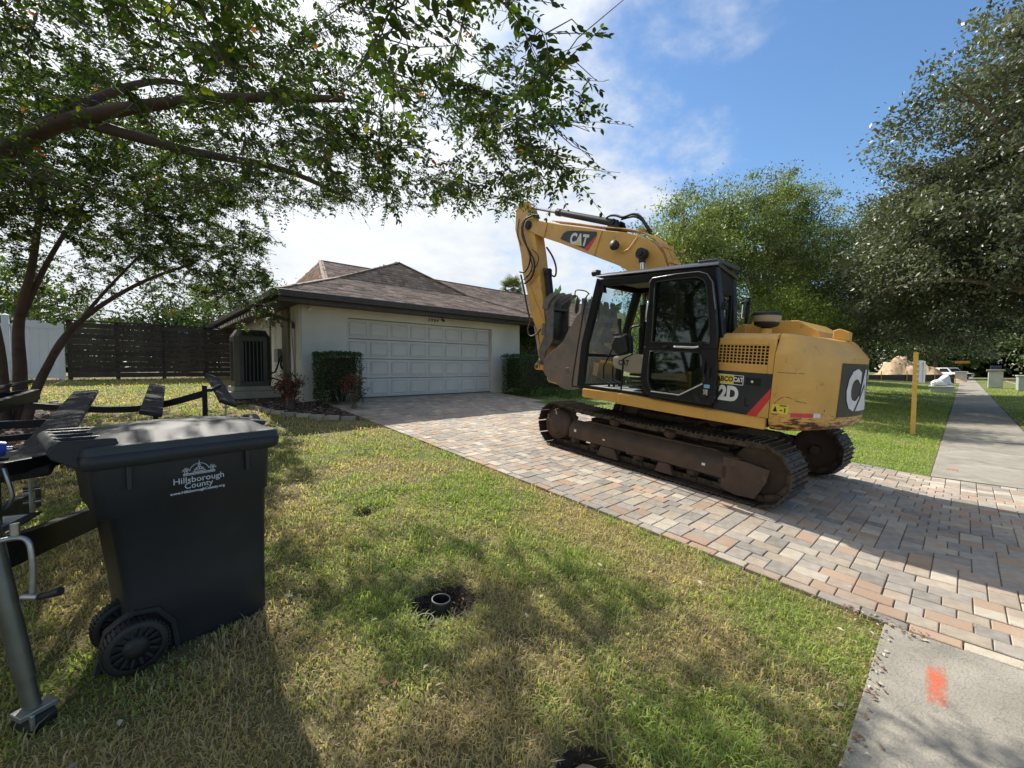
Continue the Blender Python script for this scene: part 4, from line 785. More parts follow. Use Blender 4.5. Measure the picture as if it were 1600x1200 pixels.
# left front pillar, tops
g = G(); g.prism([(1.10, .985), (1.065, 1.67), (.85, 2.62), (.74, 2.56), (.955, 1.66), (.99, 1.03)], 1.12, 1.20); g.prism([(.85, 2.62), (.74, 2.56), (.70, 2.40), (.78, 2.42)], 1.12, 1.20); put('pillar', g, m_blk, cab, bevel=.012)
g = G(); g.prism([(1.10, .985), (1.065, 1.67), (.85, 2.62), (.74, 2.56), (.955, 1.66), (.99, 1.03)], .18, .27); put('pillar', g, m_blk, cab, bevel=.012)
g = G(); g.prism([(-.04, 1.0), (-.04, 2.58), (-.15, 2.58), (-.17, 1.0)], 1.13, 1.20); put('pillar', g, m_blk, cab, bevel=.01)
g = G(); g.prism([(-.90, 1.0), (-.76, 2.60), (-.87, 2.60), (-1.02, 1.8), (-1.03, 1.0)], 1.10, 1.20); put('pillar', g, m_blk, cab, bevel=.012)
g = G(); g.prism([(-.68, 1.0), (-.60, 2.60), (-.68, 2.60), (-.77, 1.8), (-.80, 1.0)], .19, .29); put('pillar', g, m_blk, cab, bevel=.012)
g = G(); g.prism([(-.04, 1.45), (-.0, 2.58), (-.12, 2.58), (-.16, 1.45)], .19, .25); put('pillar', g, m_blk, cab, bevel=.01)
g = G(); g.box(-1.02, 1.06, 1.12, 1.20, .985, 1.045); g.box(-.78, 1.06, .19, .27, .985, 1.045); g.box(-.78, .9, .19, .25, 1.40, 1.46); g.box(1.0, 1.09, .271, 1.12, .985, 1.06); put('sill', g, m_blk, cab, bevel=.008)
g = G(); g.box(-.86, .80, 1.10, 1.20, 2.50, 2.60); g.box(-.68, .80, .19, .29, 2.50, 2.60); g.box(.74, .82, .27, 1.12, 2.50, 2.6); put('roof_rail', g, m_blk, cab, bevel=.012)
g = G(); vs = [(-.90, 1.22, 2.602), (.86, 1.22, 2.632), (.86, .17, 2.632), (-.70, .17, 2.602), (-.90, 1.20, 2.64), (.87, 1.20, 2.665), (.87, .19, 2.665), (-.70, .19, 2.64), (-.80, 1.08, 2.68), (.78, 1.08, 2.70), (.78, .3, 2.70), (-.62, .3, 2.68)]
g.add(vs, [(3, 2, 1, 0), (0, 1, 5, 4), (1, 2, 6, 5), (2, 3, 7, 6), (3, 0, 4, 7), (4, 5, 9, 8), (5, 6, 10, 9), (6, 7, 11, 10), (7, 4, 8, 11), (8, 9, 10, 11)]); g.box(-.84, -.60, .5, 1.12, 2.66, 2.705)
put('roof', g, mat('roof_paint_sky_sheen', C(.03, .036, .045), C(.05, .058, .07), .30, scale=2), cab, bevel=.012)  # bluish tone puts the sky reflection on the roof into its colour
g = G(); g.box(.05, .72, .34, 1.05, 2.57, 2.598); put('roof_lining', g, m_beige, cab)
# rear wall of cab with window
ro, ri = [(1.10, 1.0), (.29, 1.0), (.29, 2.59), (1.10, 2.59)], [(1.02, 1.86), (.38, 1.86), (.38, 2.36), (1.02, 2.36)]
g = G(); g.ring(ro, ri, -.02, .02, 'x'); g.v = [(x-.88+(1.15-y)*.21+(z-1.8)*.045, y, z) for x, y, z in g.v]; rw = put('rear_wall', g, m_blk, cab)
g = G(); g.prism(ri, -.005, .005, 'x'); g.v = [(x-.88+(1.15-y)*.21+(z-1.8)*.045, y, z) for x, y, z in g.v]; put('rear_glass', g, m_gd, rw)
# windscreens, side glass
def pane(name, q, mt, par=cab): g = G(); g.add(q, [(0, 1, 2, 3)]); return put(name, g, mt, par)
pane('windscreen', [(1.045, 1.12, 1.53), (1.045, .27, 1.53), (.835, .27, 2.50), (.835, 1.12, 2.50)], m_gw); pane('lower_windscreen', [(1.06, 1.12, 1.06), (1.06, .27, 1.06), (1.05, .27, 1.47), (1.05, 1.12, 1.47)], m_gw)
pillar('crossbar', (1.045, .27, 1.50), (1.045, 1.12, 1.50), .035, .05)
pane('side_window', [(.93, .22, 1.46), (-.7, .22, 1.46), (-.62, .22, 2.5), (.75, .22, 2.5)], m_gl)
pane('side_window', [(-.17, 1.165, 1.05), (-.95, 1.165, 1.05), (-.83, 1.165, 2.5), (-.15, 1.165, 2.5)], m_gd)
g = G(); g.box(-.95, 1.02, .28, 1.11, .985, 1.035); put('floor', g, m_floor, cab)
# door, folded back flat along the cab side
dg_ = G(); yo0, yo1 = 1.245, 1.30
uo = [(-.08, 1.66), (-.085, 2.0), (-.09, 2.46), (-.13, 2.515), (-.45, 2.535), (-.72, 2.535), (-.82, 2.50), (-.885, 2.41), (-.95, 2.1), (-.99, 1.84), (-1.0, 1.66), (-.5, 1.66)]
ui = [(-.19, 1.72), (-.185, 2.0), (-.17, 2.43), (-.19, 2.465), (-.45, 2.475), (-.70, 2.475), (-.77, 2.45), (-.82, 2.39), (-.87, 2.1), (-.91, 1.84), (-.93, 1.72), (-.5, 1.72)]
lo = [(-.5, 1.658), (-1.0, 1.658), (-1.03, 1.42), (-1.02, 1.06), (-1.0, 1.03), (-.62, 1.03), (-.22, 1.03), (-.10, 1.13), (-.06, 1.23), (-.07, 1.42), (-.08, 1.658), (-.3, 1.658)]
li = [(-.5, 1.615), (-.79, 1.615), (-.84, 1.58), (-.905, 1.30), (-.88, 1.27), (-.62, 1.105), (-.27, 1.105), (-.21, 1.15), (-.18, 1.23), (-.17, 1.42), (-.18, 1.60), (-.3, 1.615)]
dg_.ring(uo, ui, yo0, yo1); dg_.ring(lo, li, yo0, yo1)
dr_ = link('door', None, EX); put('door_frame', dg_, m_blk, dr_, bevel=.01)
def edge(pts, r, mt=m_rub, nm='door_seal'): g = G(); p = [(x, yo1+.002, z) for x, z in pts]; g.tube(p+[p[0]], r, 6); put(nm, g, mt, dr_)
edge(ui, .008); edge(li, .008)
g = G(); g.tube([(x, yo1+.010, z) for x, z in (( -.24, 1.098), (-.62, 1.098), (-.89, 1.262))], .009, 6); put('trim', g, m_chr, dr_)
g = G(); g.tube([(x, yo1+.003, z) for x, z in uo[2:9]], .007, 6); put('trim', g, mat('dull_metal', C(.12, .12, .12), C(.2, .2, .2), .35, .6, scale=6), dr_)
g = G(); g.prism(ui, 1.268, 1.272); put('door_glass', g, m_gd, dr_); g = G(); g.prism(li, 1.268, 1.272); put('door_glass', g, m_gd, dr_)
g = G(); g.box(-.475, -.455, 1.262, 1.28, 1.72, 2.475); put('door_glass_rail', g, m_blk, dr_)
pipe('door_handle', [(-.50, 1.31, 1.665), (-.54, 1.35, 1.668), (-.70, 1.35, 1.668), (-.76, 1.33, 1.67), (-.80, 1.31, 1.68)], .014, mt=m_chr, par=dr_); pipe('grab_bar', [(-.12, 1.3, 2.22), (-.115, 1.34, 2.20), (-.105, 1.34, 2.0), (-.11, 1.30, 1.98)], .013, mt=m_chr, par=dr_)
g = G(); g.box(-.42, -.36, 1.30, 1.325, 1.645, 1.675); g.box(-.845, -.80, 1.30, 1.33, 1.69, 1.74); g.box(-.96, -.93, 1.30, 1.33, 1.33, 1.45); g.box(-.90, -.87, 1.30, 1.335, 1.38, 1.52); g.cyl((-.93, 1.30, 1.12), (-.93, 1.33, 1.12), .025, 10); put('latch', g, m_blk, dr_, bevel=.006)
g = G(); g.box(-.955, -.90, 1.3, 1.318, 1.12, 1.20); put('lock', g, m_chr, dr_, bevel=.01); g = G(); g.box(-.965, -.90, 1.3, 1.302, 1.215, 1.255); put('label', g, mat('blue_label', C(.2, .42, .55), rough=.5), dr_)
# hinge side rails
for z in (1.25, 2.1): g = G(); g.box(-1.035, -.99, 1.20, 1.26, z, z+.08); put('hinge', g, m_blk, dr_)
# interior
g = G(); g.obox((-.12, .68, 1.42), .50, .50, .14); g.obox((-.40, .68, 1.78), .15, .48, .66, Matrix.Rotation(-.16, 3, 'Y')); g.obox((-.46, .68, 2.16), .10, .28, .2, Matrix.Rotation(-.16, 3, 'Y')); put('seat', g, m_seat, cab, bevel=.04, seg=3)
g = G()
for k in range(4): g.obox((.13, .68, 1.08+.06*k), .50, .44, .035)
put('seat_suspension', g, m_rub, cab, bevel=.012)
g = G(); g.prism([(.60, 1.34), (.62, 1.50), (.30, 1.56), (-.2, 1.52), (-.2, 1.30), (.30, 1.28)], .84, 1.0); put('console', g, m_beige, cab, bevel=.03)
g = G(); g.prism([(.60, 1.34), (.62, 1.50), (.30, 1.56), (-.2, 1.52), (-.2, 1.30), (.30, 1.28)], .34, .48); put('console', g, m_beige, cab, bevel=.03)
g = G(); g.prism([(.56, 1.52), (.68, 1.66), (.62, 1.80), (.44, 1.82), (.36, 1.58)], .84, 1.0); put('control_pod', g, m_rub, cab, bevel=.03); 
cat_m = L_(.42, 1.42, 1.002); text('lettering', 'CAT', .10, cat_m, m_pan, cab, bold=.004, xs=.9)
pipe('grab_rail', [(.29, 1.02, 1.55), (.30, 1.04, 1.72), (.32, 1.04, 1.88), (.27, 1.04, 1.93), (.13, 1.04, 1.95)], .014); pipe('console_rail', [(.385, 1.06, 1.04), (.385, 1.06, 1.40), (.38, 1.06, 1.48), (.25, 1.06, 1.55)], .013)
for dx, dy in ((0, .80), (-.07, .66)):
    pipe('travel_lever', [(.90+dx, dy, 1.10), (.92+dx, dy, 1.32), (.86+dx, dy, 1.45), (.70+dx, dy, 1.80)], .011)
    g = G(); g.obox((.74+dx, dy, 1.83), .09, .035, .035); put('lever_grip', g, m_rub, cab, bevel=.01)
for dy in (.86, .74, .60): g = G(); g.obox((.84, dy, 1.12), .26, .075, .02, Matrix.Rotation(-.28, 3, 'Y')); g.box(.74, .76, dy-.02, dy+.02, 1.035, 1.1); put('pedal', g, m_rub, cab, bevel=.005)
g = G(); g.cyl((.56, .92, 1.80), (.60, .92, 1.98), .022, 10); g.cyl((.60, .92, 1.97), (.61, .92, 2.05), .032, 10); g.cyl((.55, .42, 1.6), (.58, .42, 1.95), .024, 10); put('joystick', g, m_rub, cab)
g = G(); g.obox((.80, .33, 1.72), .03, .14, .22, Matrix.Rotation(.1, 3, 'Y')); put('monitor', g, m_rub, cab, bevel=.01)
# mirror with long arm at the front left, roof lamp
pipe('mirror_arm', [(.94, 1.24, 2.40), (.96, 1.28, 2.3), (1.02, 1.30, 1.75), (1.10, 1.30, 1.08), (1.08, 1.27, 1.02), (1.0, 1.21, 1.01)], .011, k=4, par=EX)
pipe('mirror_arm', [(.93, 1.24, 2.39), (.96, 1.30, 2.43), (1.09, 1.33, 2.45), (1.13, 1.33, 2.42), (1.12, 1.33, 2.33)], .009, k=4, par=EX)
g = G(); g.lathe([(0, -.02), (.07, -.018), (.085, 0), (.07, .022), (0, .028)], 18, ax='x'); o = put('mirror', g, m_rub, EX); o.location = (1.09, 1.32, 2.23); o.scale = (1, .8, 1.6); o.rotation_euler = (0, 0, .9)
g = G(); g.lathe([(0, -.002), (.072, 0)], 18, ax='x'); o = put('mirror_glass', g, m_chr, EX); o.location = (1.068, 1.30, 2.23); o.scale = (1, .8, 1.6); o.rotation_euler = (0, 0, .9)
g = G(); g.cyl((.86, 1.16, 2.70), (.95, 1.16, 2.70), .045, 12); g.box(.84, .88, 1.12, 1.2, 2.66, 2.74); put('work_light', g, m_rub, EX, bevel=.006)
pipe('mirror_arm', [(1.0, 1.12, 2.18), (.95, 1.0, 2.22), (.96, .96, 2.2), (.98, .96, 2.03), (1.0, 1.12, 1.98)], .008, k=4, par=EX)
# --- boom
bt = [(3.74, 4.13), (3.70, 4.21), (3.60, 4.24), (3.52, 4.19), (3.09, 4.075), (2.70, 3.955), (1.97, 3.755), (1.65, 3.66), (1.21, 3.55), (.94, 3.46), (.74, 3.36), (.57, 3.22), (.46, 3.08), (.37, 2.88), (.10, 2.10), (-.02, 1.62), (.02, 1.46), (.14, 1.42), (.24, 1.50)]
bb = [(.42, 2.02), (.56, 2.28), (.80, 2.62), (1.07, 2.90), (1.26, 3.01), (1.45, 3.09), (1.93, 3.285), (2.67, 3.595), (3.19, 3.79), (3.50, 3.93), (3.68, 4.02)]
g = G(); g.prism(bt+bb, -.155, .155); boom = put('boom', g, m_yel, EX, bevel=.012)
def sd(name, poly, mt, par, y=.1565, th=.002): g = G(); g.prism(poly, y, y+th); return put(name, g, mt, par)
sd('decal', [(2.67, 3.67), (2.60, 3.76), (2.50, 3.79), (2.37, 3.775), (1.78, 3.655), (1.77, 3.60), (2.05, 3.40)], m_pan, boom); sd('decal', [(1.77, 3.598), (1.79, 3.545), (1.96, 3.34), (2.05, 3.398)], m_red, boom)
cat(boom, basis((-1, 0, -.27), (0, 0, 1), (2.19, .1605, 3.575)), .265, .013, .85)
g = G(); g.beam((1.66, .16, 3.65), (1.80, .16, 3.245), .012, .03, up=(0, 1, 0)); g.beam((3.05, .16, 4.05), (3.12, .16, 3.78), .012, .03, up=(0, 1, 0)); put('weld_plate', g, m_yel, boom)
for i, y in enumerate((.13, .085, .04, -.02, -.075, -.12)):
    off = .03+.004*(i % 2); pts = [(3.0, 4.06), (2.4, 3.90), (1.97, 3.775), (1.62, 3.68), (1.2, 3.575), (.94, 3.49), (.72, 3.38), (.55, 3.235), (.44, 3.09), (.35, 2.88), (.2, 2.45), (.05, 2.0)][(0 if i % 2 else 2):]
    pipe('hydraulic_pipe', [(x-off*.5, y, z+off*.75) for x, z in pts], .013, 6, m_yel, 3, boom)
for x, z in ((.92, 3.50), (.50, 3.2), (.36, 2.95)): g = G(); g.obox((x-.01, 0, z+.03), .05, .30, .05); put('pipe_clamp', g, m_yel, boom)
pipe('hydraulic_hose', [(1.75, .03, 3.86), (1.64, .03, 3.92), (1.49, .03, 3.90), (1.34, .04, 3.84), (1.14, .04, 3.85), (.99, .04, 3.78), (.86, .04, 3.62), (.76, .04, 3.50)], .020, 8, m_rub, 5, boom); pipe('hydraulic_hose', [(1.42, -.04, 3.84), (1.16, -.02, 3.83), (1.0, -.02, 3.74), (.88, -.02, 3.58), (.80, -.02, 3.46)], .020, 8, m_rub, 5, boom)
g = G(); g.prism([(1.62, 3.65), (1.55, 3.80), (1.47, 3.83), (1.40, 3.79), (1.33, 3.60)], -.12, -.08); g.prism([(1.62, 3.65), (1.55, 3.80), (1.47, 3.83), (1.40, 3.79), (1.33, 3.60)], .08, .12); g.cyl((1.48, -.14, 3.77), (1.48, .14, 3.77), .04, 12); put('cylinder_bracket', g, m_blk, boom)
pipe('work_light_wire', [(1.25, .2, 3.26), (1.18, .19, 3.22), (1.08, .18, 3.25), (1.0, .175, 3.33), (.93, .17, 3.42)], .008, 6, m_yel, 4, boom)
g = G(); g.lathe([(0, .30), (.07, .30), (.085, .27), (.07, .215), (.03, .19), (0, .16)], 18, (1.30, 0, 3.33), ax='y'); put('work_light', g, m_rub, boom)
for s in (1, -1):
    y = .255*s; bc = link('boom_cylinder', None, EX)
    g = G(); g.cyl((.60, y, 1.35), (.64, y, 2.28), .062, 16); g.cyl((.635, y, 2.22), (.64, y, 2.32), .072, 16); put('barrel', g, m_blk, bc)
    g = G(); g.cyl((.64, y, 2.3), (.755, y, 3.05), .034, 14); put('rod', g, m_chr, bc)
    g = G(); g.cyl((.76, y-.06*s, 3.12), (.76, y+.055*s, 3.12), .085, 16); g.cyl((.76, 0, 3.12), (.76, y+.075*s, 3.12), .04, 12); g.beam((.745, y, 2.98), (.76, y, 3.12), .08, .07); put('rod_end', g, m_rub, bc)
# stick cylinder on top of the boom
sc_ = link('stick_cylinder', None, EX); A_ = Vector((3.90, 0, 4.585)); B_ = Vector((1.48, 0, 3.77)); dd_ = (A_-B_).normalized()
g = G(); g.cyl(B_, B_+dd_*1.52, .062, 16); g.cyl(B_+dd_*1.45, B_+dd_*1.55, .072, 16); put('barrel', g, m_pan, sc_); g = G(); g.cyl(B_+dd_*1.53, A_, .034, 14); put('rod', g, m_chr, sc_)
# --- stick
sL = [(3.72, 4.54), (3.80, 4.64), (3.93, 4.66), (4.02, 4.58), (4.09, 4.50), (4.085, 4.10), (3.95, 3.80), (3.85, 3.55), (3.74, 3.10), (3.58, 2.72), (3.43, 2.28), (3.29, 2.05), (3.16, 1.86), (3.04, 1.40), (3.03, 1.24), (2.95, 1.19), (2.87, 1.25), (2.86, 1.38)]
sR = [(2.93, 1.90), (2.98, 2.08), (3.09, 2.54), (3.22, 3.05), (3.32, 3.48), (3.43, 3.86), (3.50, 4.02), (3.62, 4.28)]
g = G(); g.prism(sL+sR, -.135, .135); stick = put('stick', g, m_yel, EX, bevel=.01)
g = G(); g.prism([(3.88, 4.67), (3.96, 4.66), (3.66, 4.30), (3.58, 4.30)], -.136, .05); put('stick_back', g, m_blk, stick)
g = G(); g.beam((3.50, .14, 2.88), (3.24, .14, 3.08), .01, .03, up=(0, 1, 0)); g.beam((3.5, .14, 2.86), (3.02, .14, 2.12), .01, .02, up=(0, 1, 0)); put('weld_plate', g, m_yel, stick)
for (x, z, r) in ((3.61, 4.10, .09), (3.90, 4.585, .06), (2.95, 1.28, .07)): g = G(); g.cyl((x, -.2, z), (x, .20, z), r*.6, 14); g.cyl((x, .156, z), (x, .185, z), r, 14); put('pin', g, m_rub, stick)
HS = [([(3.28, 4.22), (3.50, 4.28), (3.68, 4.24), (3.78, 4.12), (3.75, 3.89), (3.61, 3.68), (3.46, 3.50), (3.34, 3.32), (3.33, 3.14), (3.42, 2.98), (3.6, 2.90)], .20, .021), ([(3.40, 4.25), (3.66, 4.20), (3.71, 3.97), (3.56, 3.65), (3.44, 3.44), (3.47, 3.24), (3.59, 3.13), (3.74, 3.15)], .23, .018),
      ([(3.44, 3.58), (3.28, 3.47), (3.22, 3.35), (3.28, 3.22), (3.43, 3.12), (3.64, 3.02)], .19, .010), ([(3.50, 3.5), (3.38, 3.25), (3.45, 3.08), (3.62, 2.98)], .21, .014), ([(3.95, 4.3), (3.98, 4.0), (3.88, 3.8), (3.84, 3.72)], .15, .009)]
for p, y, r in HS: pipe('hydraulic_hose', [(a, y, b) for a, b in p], r, 7, m_rub, 5, stick)
pipe('hydraulic_hose', [(3.20, .0, 3.62), (3.02, 0, 3.42), (2.90, 0, 3.2), (2.90, 0, 3.02), (3.02, 0, 3.04)], .019, 7, m_rub, 5, stick)
for dy in (.148, .162, .176): pipe('hydraulic_pipe', [(3.78, dy, 3.1), (3.66, dy, 2.80), (3.50, dy, 2.35), (3.38, dy, 2.1)], .010, 6, m_steel, 3, stick)
pipe('thumb_hose', [(3.40, .16, 2.1), (3.42, .2, 1.92), (3.30, .22, 1.80), (3.12, .2, 1.86), (3.05, .18, 1.95)], .016, 7, m_rub, 5, stick)
bk_ = link('bucket_cylinder', None, EX); g = G(); g.cyl((3.13, 0, 3.12), (2.95, 0, 2.35), .075, 16); g.cyl((3.14, 0, 3.16), (3.11, 0, 3.06), .085, 16); put('barrel', g, m_blk, bk_); g = G(); g.cyl((2.95, 0, 2.36), (2.82, 0, 1.80), .04, 12); put('rod', g, m_blk, bk_); g = G(); g.cyl((3.14, -.1, 3.15), (3.14, .1, 3.15), .04, 12); put('pin', g, m_rust, bk_)
# linkage + coupler
for s in (1, -1):
    g = G(); g.beam((3.28, .13*s, 2.02), (3.08, .13*s, 1.40), .03, .05, up=(0, 1, 0)); put('guide_link', g, mat('grey_link', C(.30, .30, .28), C(.38, .37, .35), .5, .4, scale=5), EX, bevel=.005)
cp = [(2.98, 1.44), (3.04, 1.30), (3.10, 1.24), (3.11, 1.17), (3.04, 1.12), (2.90, 1.13), (2.78, 1.06), (2.72, .96), (2.64, .90), (2.46, .88), (2.36, .92), (2.44, 1.02), (2.58, 1.08), (2.74, 1.14), (2.90, 1.24)]
g = G(); g.prism(cp, .17, .22); g.prism(cp, -.22, -.17); coup = put('coupler', g, m_yel, EX, bevel=.006)
for (x, z, r, m_) in ((3.03, 1.19, .065, m_yel), (2.63, .99, .085, m_yel)):
    g = G(); g.cyl((x, -.25, z), (x, .25, z), r, 18); o = put('pin_boss', g, m_, coup); g = G(); g.cyl((x, -.30, z), (x, .262, z), r*.62, 16); put('pin', g, m_rust if x > 3 else m_chr, coup)
# --- thumb
thp = [(2.90, 2.46), (2.60, 2.62), (2.68, 2.38), (2.66, 2.10), (2.64, 1.72), (2.72, 1.60), (2.83, 1.52), (2.86, 1.25), (2.98, 1.36), (3.02, 1.52), (2.93, 1.72), (2.86, 1.85), (2.85, 2.10), (2.90, 2.30)]
th = link('thumb', None, EX)
for y in (.205, -.235): g = G(); g.prism(thp, y, y+.03); put('side_plate', g, m_tine, th, bevel=.004)
g = G(); g.prism([(2.90, 2.34), (2.66, 2.36), (2.66, 2.32), (2.90, 2.30)], -.204, .204); g.prism([(2.84, 1.75), (2.80, 2.30), (2.84, 2.30), (2.88, 1.75)], -.204, .204); g.box(2.70, 2.9, -.204, .204, 1.62, 1.68); put('back_plate', g, mat('thumb_back', C(.02, .03, .024), C(.05, .06, .05), .5, scale=12), th)
tn = G(); tp = [(2.95, 2.34), (2.94, 2.46), (2.86, 2.56), (2.72, 2.635), (2.56, 2.655), (2.50, 2.63), (2.63, 2.575), (2.73, 2.50), (2.79, 2.42), (2.80, 2.34)]; tn.prism(tp, -.014, .014); tme = tn.mesh('tine', [m_tine])
for y in (.25, .09, -.08, -.25): o = link('tine', tme, th, (0, y, 0)); 
g = G(); g.cyl((2.90, -.23, 2.40), (2.90, .25, 2.40), .035, 12); put('cross_tube', g, m_chr, th)
g = G(); g.cyl((2.93, -.30, 1.28), (2.93, .30, 1.28), .05, 12); g.obox((2.90, .238, 1.94), .09, .012, .24, Matrix.Rotation(-.1, 3, 'Y')); put('maker_plate', g, m_tine, th); me = textmesh('JWA', .10, bold=.004, xs=.9); me.transform(basis((0, 0, 1), (1, 0, 0), (2.90, .2465, 1.94))); me.materials.append(m_bkt); link('lettering', me, th)
# --- bucket
bs = [(2.62, 1.36), (2.63, 1.15), (2.56, 1.05), (2.44, 1.02), (2.30, .95), (2.14, .87), (2.0, .84), (1.80, .86), (1.62, .97), (1.50, 1.15), (1.46, 1.40), (1.50, 1.68), (1.60, 1.95), (1.66, 2.20), (1.80, 2.22), (1.88, 2.14), (2.01, 1.94), (2.15, 1.70)]
bucket = link('bucket', None, EX)
for y in (.43, -.455): g = G(); g.prism(bs, y, y+.025); put('side_plate', g, m_bkt, bucket, bevel=.005)
arc = [(2.60, 1.34), (2.60, 1.16), (2.50, 1.06), (2.28, .955), (2.12, .885), (1.99, .86), (1.81, .88), (1.64, .985), (1.525, 1.16), (1.485, 1.40), (1.525, 1.67), (1.62, 1.94), (1.67, 2.19)]
g = G(); inn = [(x+.022*(1 if i < 1 else 0)+(.02 if x < 1.9 else 0), z+.02) for i, (x, z) in enumerate(arc)]
for (a, b) in zip(arc, arc[1:]):
    A2, B2 = Vector((a[0], 0, a[1])), Vector((b[0], 0, b[1])); g.beam(A2, B2+(B2-A2).normalized()*.01, .856, .022)
put('shell', g, m_bkt, bucket); g = G(); g.beam((1.63, 0, 2.0), (1.71, 0, 2.26), .94, .035); put('cutting_edge', g, m_tine, bucket, bevel=.004)
g = G(); g.prism([(2.30, .95), (1.8, .86), (1.62, .97), (1.50, 1.15), (1.47, 1.35), (1.75, 1.52), (2.05, 1.40), (2.22, 1.15)], .4555, .466); g.lathe([(.0, .475), (.085, .475), (.09, .467), (.078, .477), (.07, .48), (.068, .4765)], 22, (1.97, 0, 1.17), ax='y'); put('wear_plate', g, m_bkt, bucket, bevel=.004)
me = textmesh('G', .13, bold=.006); me.transform(L_(1.97, 1.17, .4785)); me.materials.append(m_tine); link('lettering', me, bucket)
tg = G(); tg.prism([(-.05, -.02), (-.04, .08), (-.015, .14), (.015, .14), (.03, .08), (.05, .0), (.03, -.06), (-.03, -.06)], -.062, .062); tg.prism([(-.025, .13), (-.018, .22), (.0, .25), (.02, .22), (.02, .13)], -.055, .055); tgm = tg.mesh('tooth', [m_tine])
for k in range(5): o = link('tooth', tgm, bucket, (1.72, .40-.20*k, 2.22), (0, .12, 0)); bm2 = o
for s in (1, -1): g = G(); g.prism([(2.62, 1.30), (2.72, 1.10), (2.66, .94), (2.50, .92), (2.40, 1.0), (2.5, 1.2)], s*.262-.012, s*.262+.012); put('ear', g, m_bkt, bucket, bevel=.004)

# ------------------------------------------------------------------ wheelie bin
m_bin = mat('bin_plastic', C(.019, .021, .026), C(.026, .028, .033), .48, scale=3, bump=.10, bscale=160, spec=.4, c3=(.035, .037, .04), c3scale=4, c3r=(.55, .8))
m_lid = mat('bin_lid_plastic', C(.040, .045, .050), C(.065, .07, .075), .6, scale=3, bump=.05, bscale=9, spec=.22)
zb = .165; BN = root('wheelie_bin', 'large dark grey wheelie bin with closed lid and white lettering on the lawn', 'wheelie bin', (.55, 2.70, zb), math.atan2(.06, .38))
def tub(levels, n=6):      # levels: z, x0, x1, y0, y1, corner
    vs = []; k = 0
    for z, x0, x1, y0, y1, c in levels:
        ring = []
        for (cx_, cy_, a0) in ((x1-c, y0+c, -90), (x1-c, y1-c, 0), (x0+c, y1-c, 90), (x0+c, y0+c, 180)):
            for j in range(n+1): a = math.radians(a0+90*j/n); ring.append((cx_+c*math.cos(a), cy_+c*math.sin(a), z))
        k = len(ring); vs += ring
    fs = [(i*k+j, i*k+(j+1) % k, (i+1)*k+(j+1) % k, (i+1)*k+j) for i in range(len(levels)-1) for j in range(k)]
    return vs, fs, k
g = G(); vs, fs, k = tub([(0.0, -.575, -.01, .03, .56, .03), (.02, -.58, 0, .02, .57, .03), (.30, -.605, .0, .012, .58, .035), (.715, -.65, .008, .004, .60, .04), (.725, -.69, .02, -.006, .61, .045), (.97, -.715, .03, -.012, .62, .045)])
g.add(vs, fs, 0, True); g.add(vs[:k], [list(range(k))[::-1]]); body = put('body', g, m_bin, BN)
g = G(); vs, fs, k = tub([(.955, -.735, .055, -.035, .645, .05), (.965, -.745, .07, -.045, .655, .05), (1.02, -.745, .075, -.05, .66, .05), (1.025, -.735, .065, -.04, .65, .05)]); g.add(vs, fs, 0, True); g.add(vs[:k], [list(range(k))[::-1]]); put('rim', g, m_bin, BN)
g = G(); vs, fs, k = tub([(1.022, -.74, .07, -.045, .655, .05), (1.055, -.735, .065, -.04, .65, .05), (1.058, -.72, .05, -.028, .637, .05), (1.062, -.70, .04, -.0, .61, .06), (1.10, -.64, -.02, .07, .54, .08), (1.118, -.50, -.12, .16, .45, .1), (1.122, -.40, -.22, .25, .36, .05)])
g.add(vs, fs, 0, True); g.add(vs[-k:], [list(range(k))]); lid = put('lid', g, m_lid, BN)
g = G(); g.prism([(-.03, 1.058), (.075, 1.06), (.085, 1.085), (.0, 1.10)], .18, .42); put('lid_grip', g, m_lid, lid, bevel=.012)
g = G(); g.cyl((-.80, .0, 1.055), (-.80, .61, 1.055), .033, 16)
for y in (-.002, .15, .30, .45, .585): g.prism([(-.835, 1.05), (-.80, 1.095), (-.62, 1.09), (-.60, 1.03), (-.72, .95), (-.82, 1.02)], y, y+.018)
put('handle', g, m_bin, BN, bevel=.006)
for x in (-.585, -.10): g = G(); g.prism([(x-.007, .85), (x+.007, .85), (x+.009, .954), (x-.009, .954)], -.030, -.0, ); put('rib', g, m_bin, body)
g = G(); g.ring([(-.72, .03), (-.68, .20), (-.58, .262), (-.49, .245), (-.425, .15), (-.41, .02), (-.52, .02)], [(-.70, .03), (-.665, .18), (-.58, .242), (-.50, .225), (-.445, .14), (-.43, .02), (-.52, .021)], -.0, .05); put('wheel_arch', g, m_bin, body, bevel=.006)
def wheel(y, s):
    w = link('wheel', None, BN, (-.585, y, .118)); g = G(); R = .120; g.lathe([(R-.03, -.03), (R-.008, -.03), (R, -.02), (R, .02), (R-.008, .03), (R-.03, .03)], 40, ax='y')
    for k in range(40): t = k*math.pi*2/40; g.obox((R*math.cos(t), 0, R*math.sin(t)), .006, .056, .010, Matrix.Rotation(-t, 3, 'Y'))
    put('tyre', g, m_rub, w); g = G(); g.lathe([(R-.03, -.022), (R-.03, .022)], 40, ax='y'); g.lathe([(R-.03, -.005), (.05, -.005), (.05, -.024), (.02, -.03), (0, -.03)], 40, ax='y'); g.lathe([(R-.03, .005), (0, .005)], 40, ax='y')
    for k in range(14): t = k*math.pi*2/14; g.obox((.068*math.cos(t), -.012, .068*math.sin(t)), .05, .016, .012, Matrix.Rotation(-t, 3, 'Y'))
    put('rim', g, m_rub, w); return w
wheel(-.045, 1); wheel(.24, -1)
g = G(); g.cyl((-.585, -.04, .118), (-.585, .24, .118), .012, 8); put('axle', g, m_chr, BN)
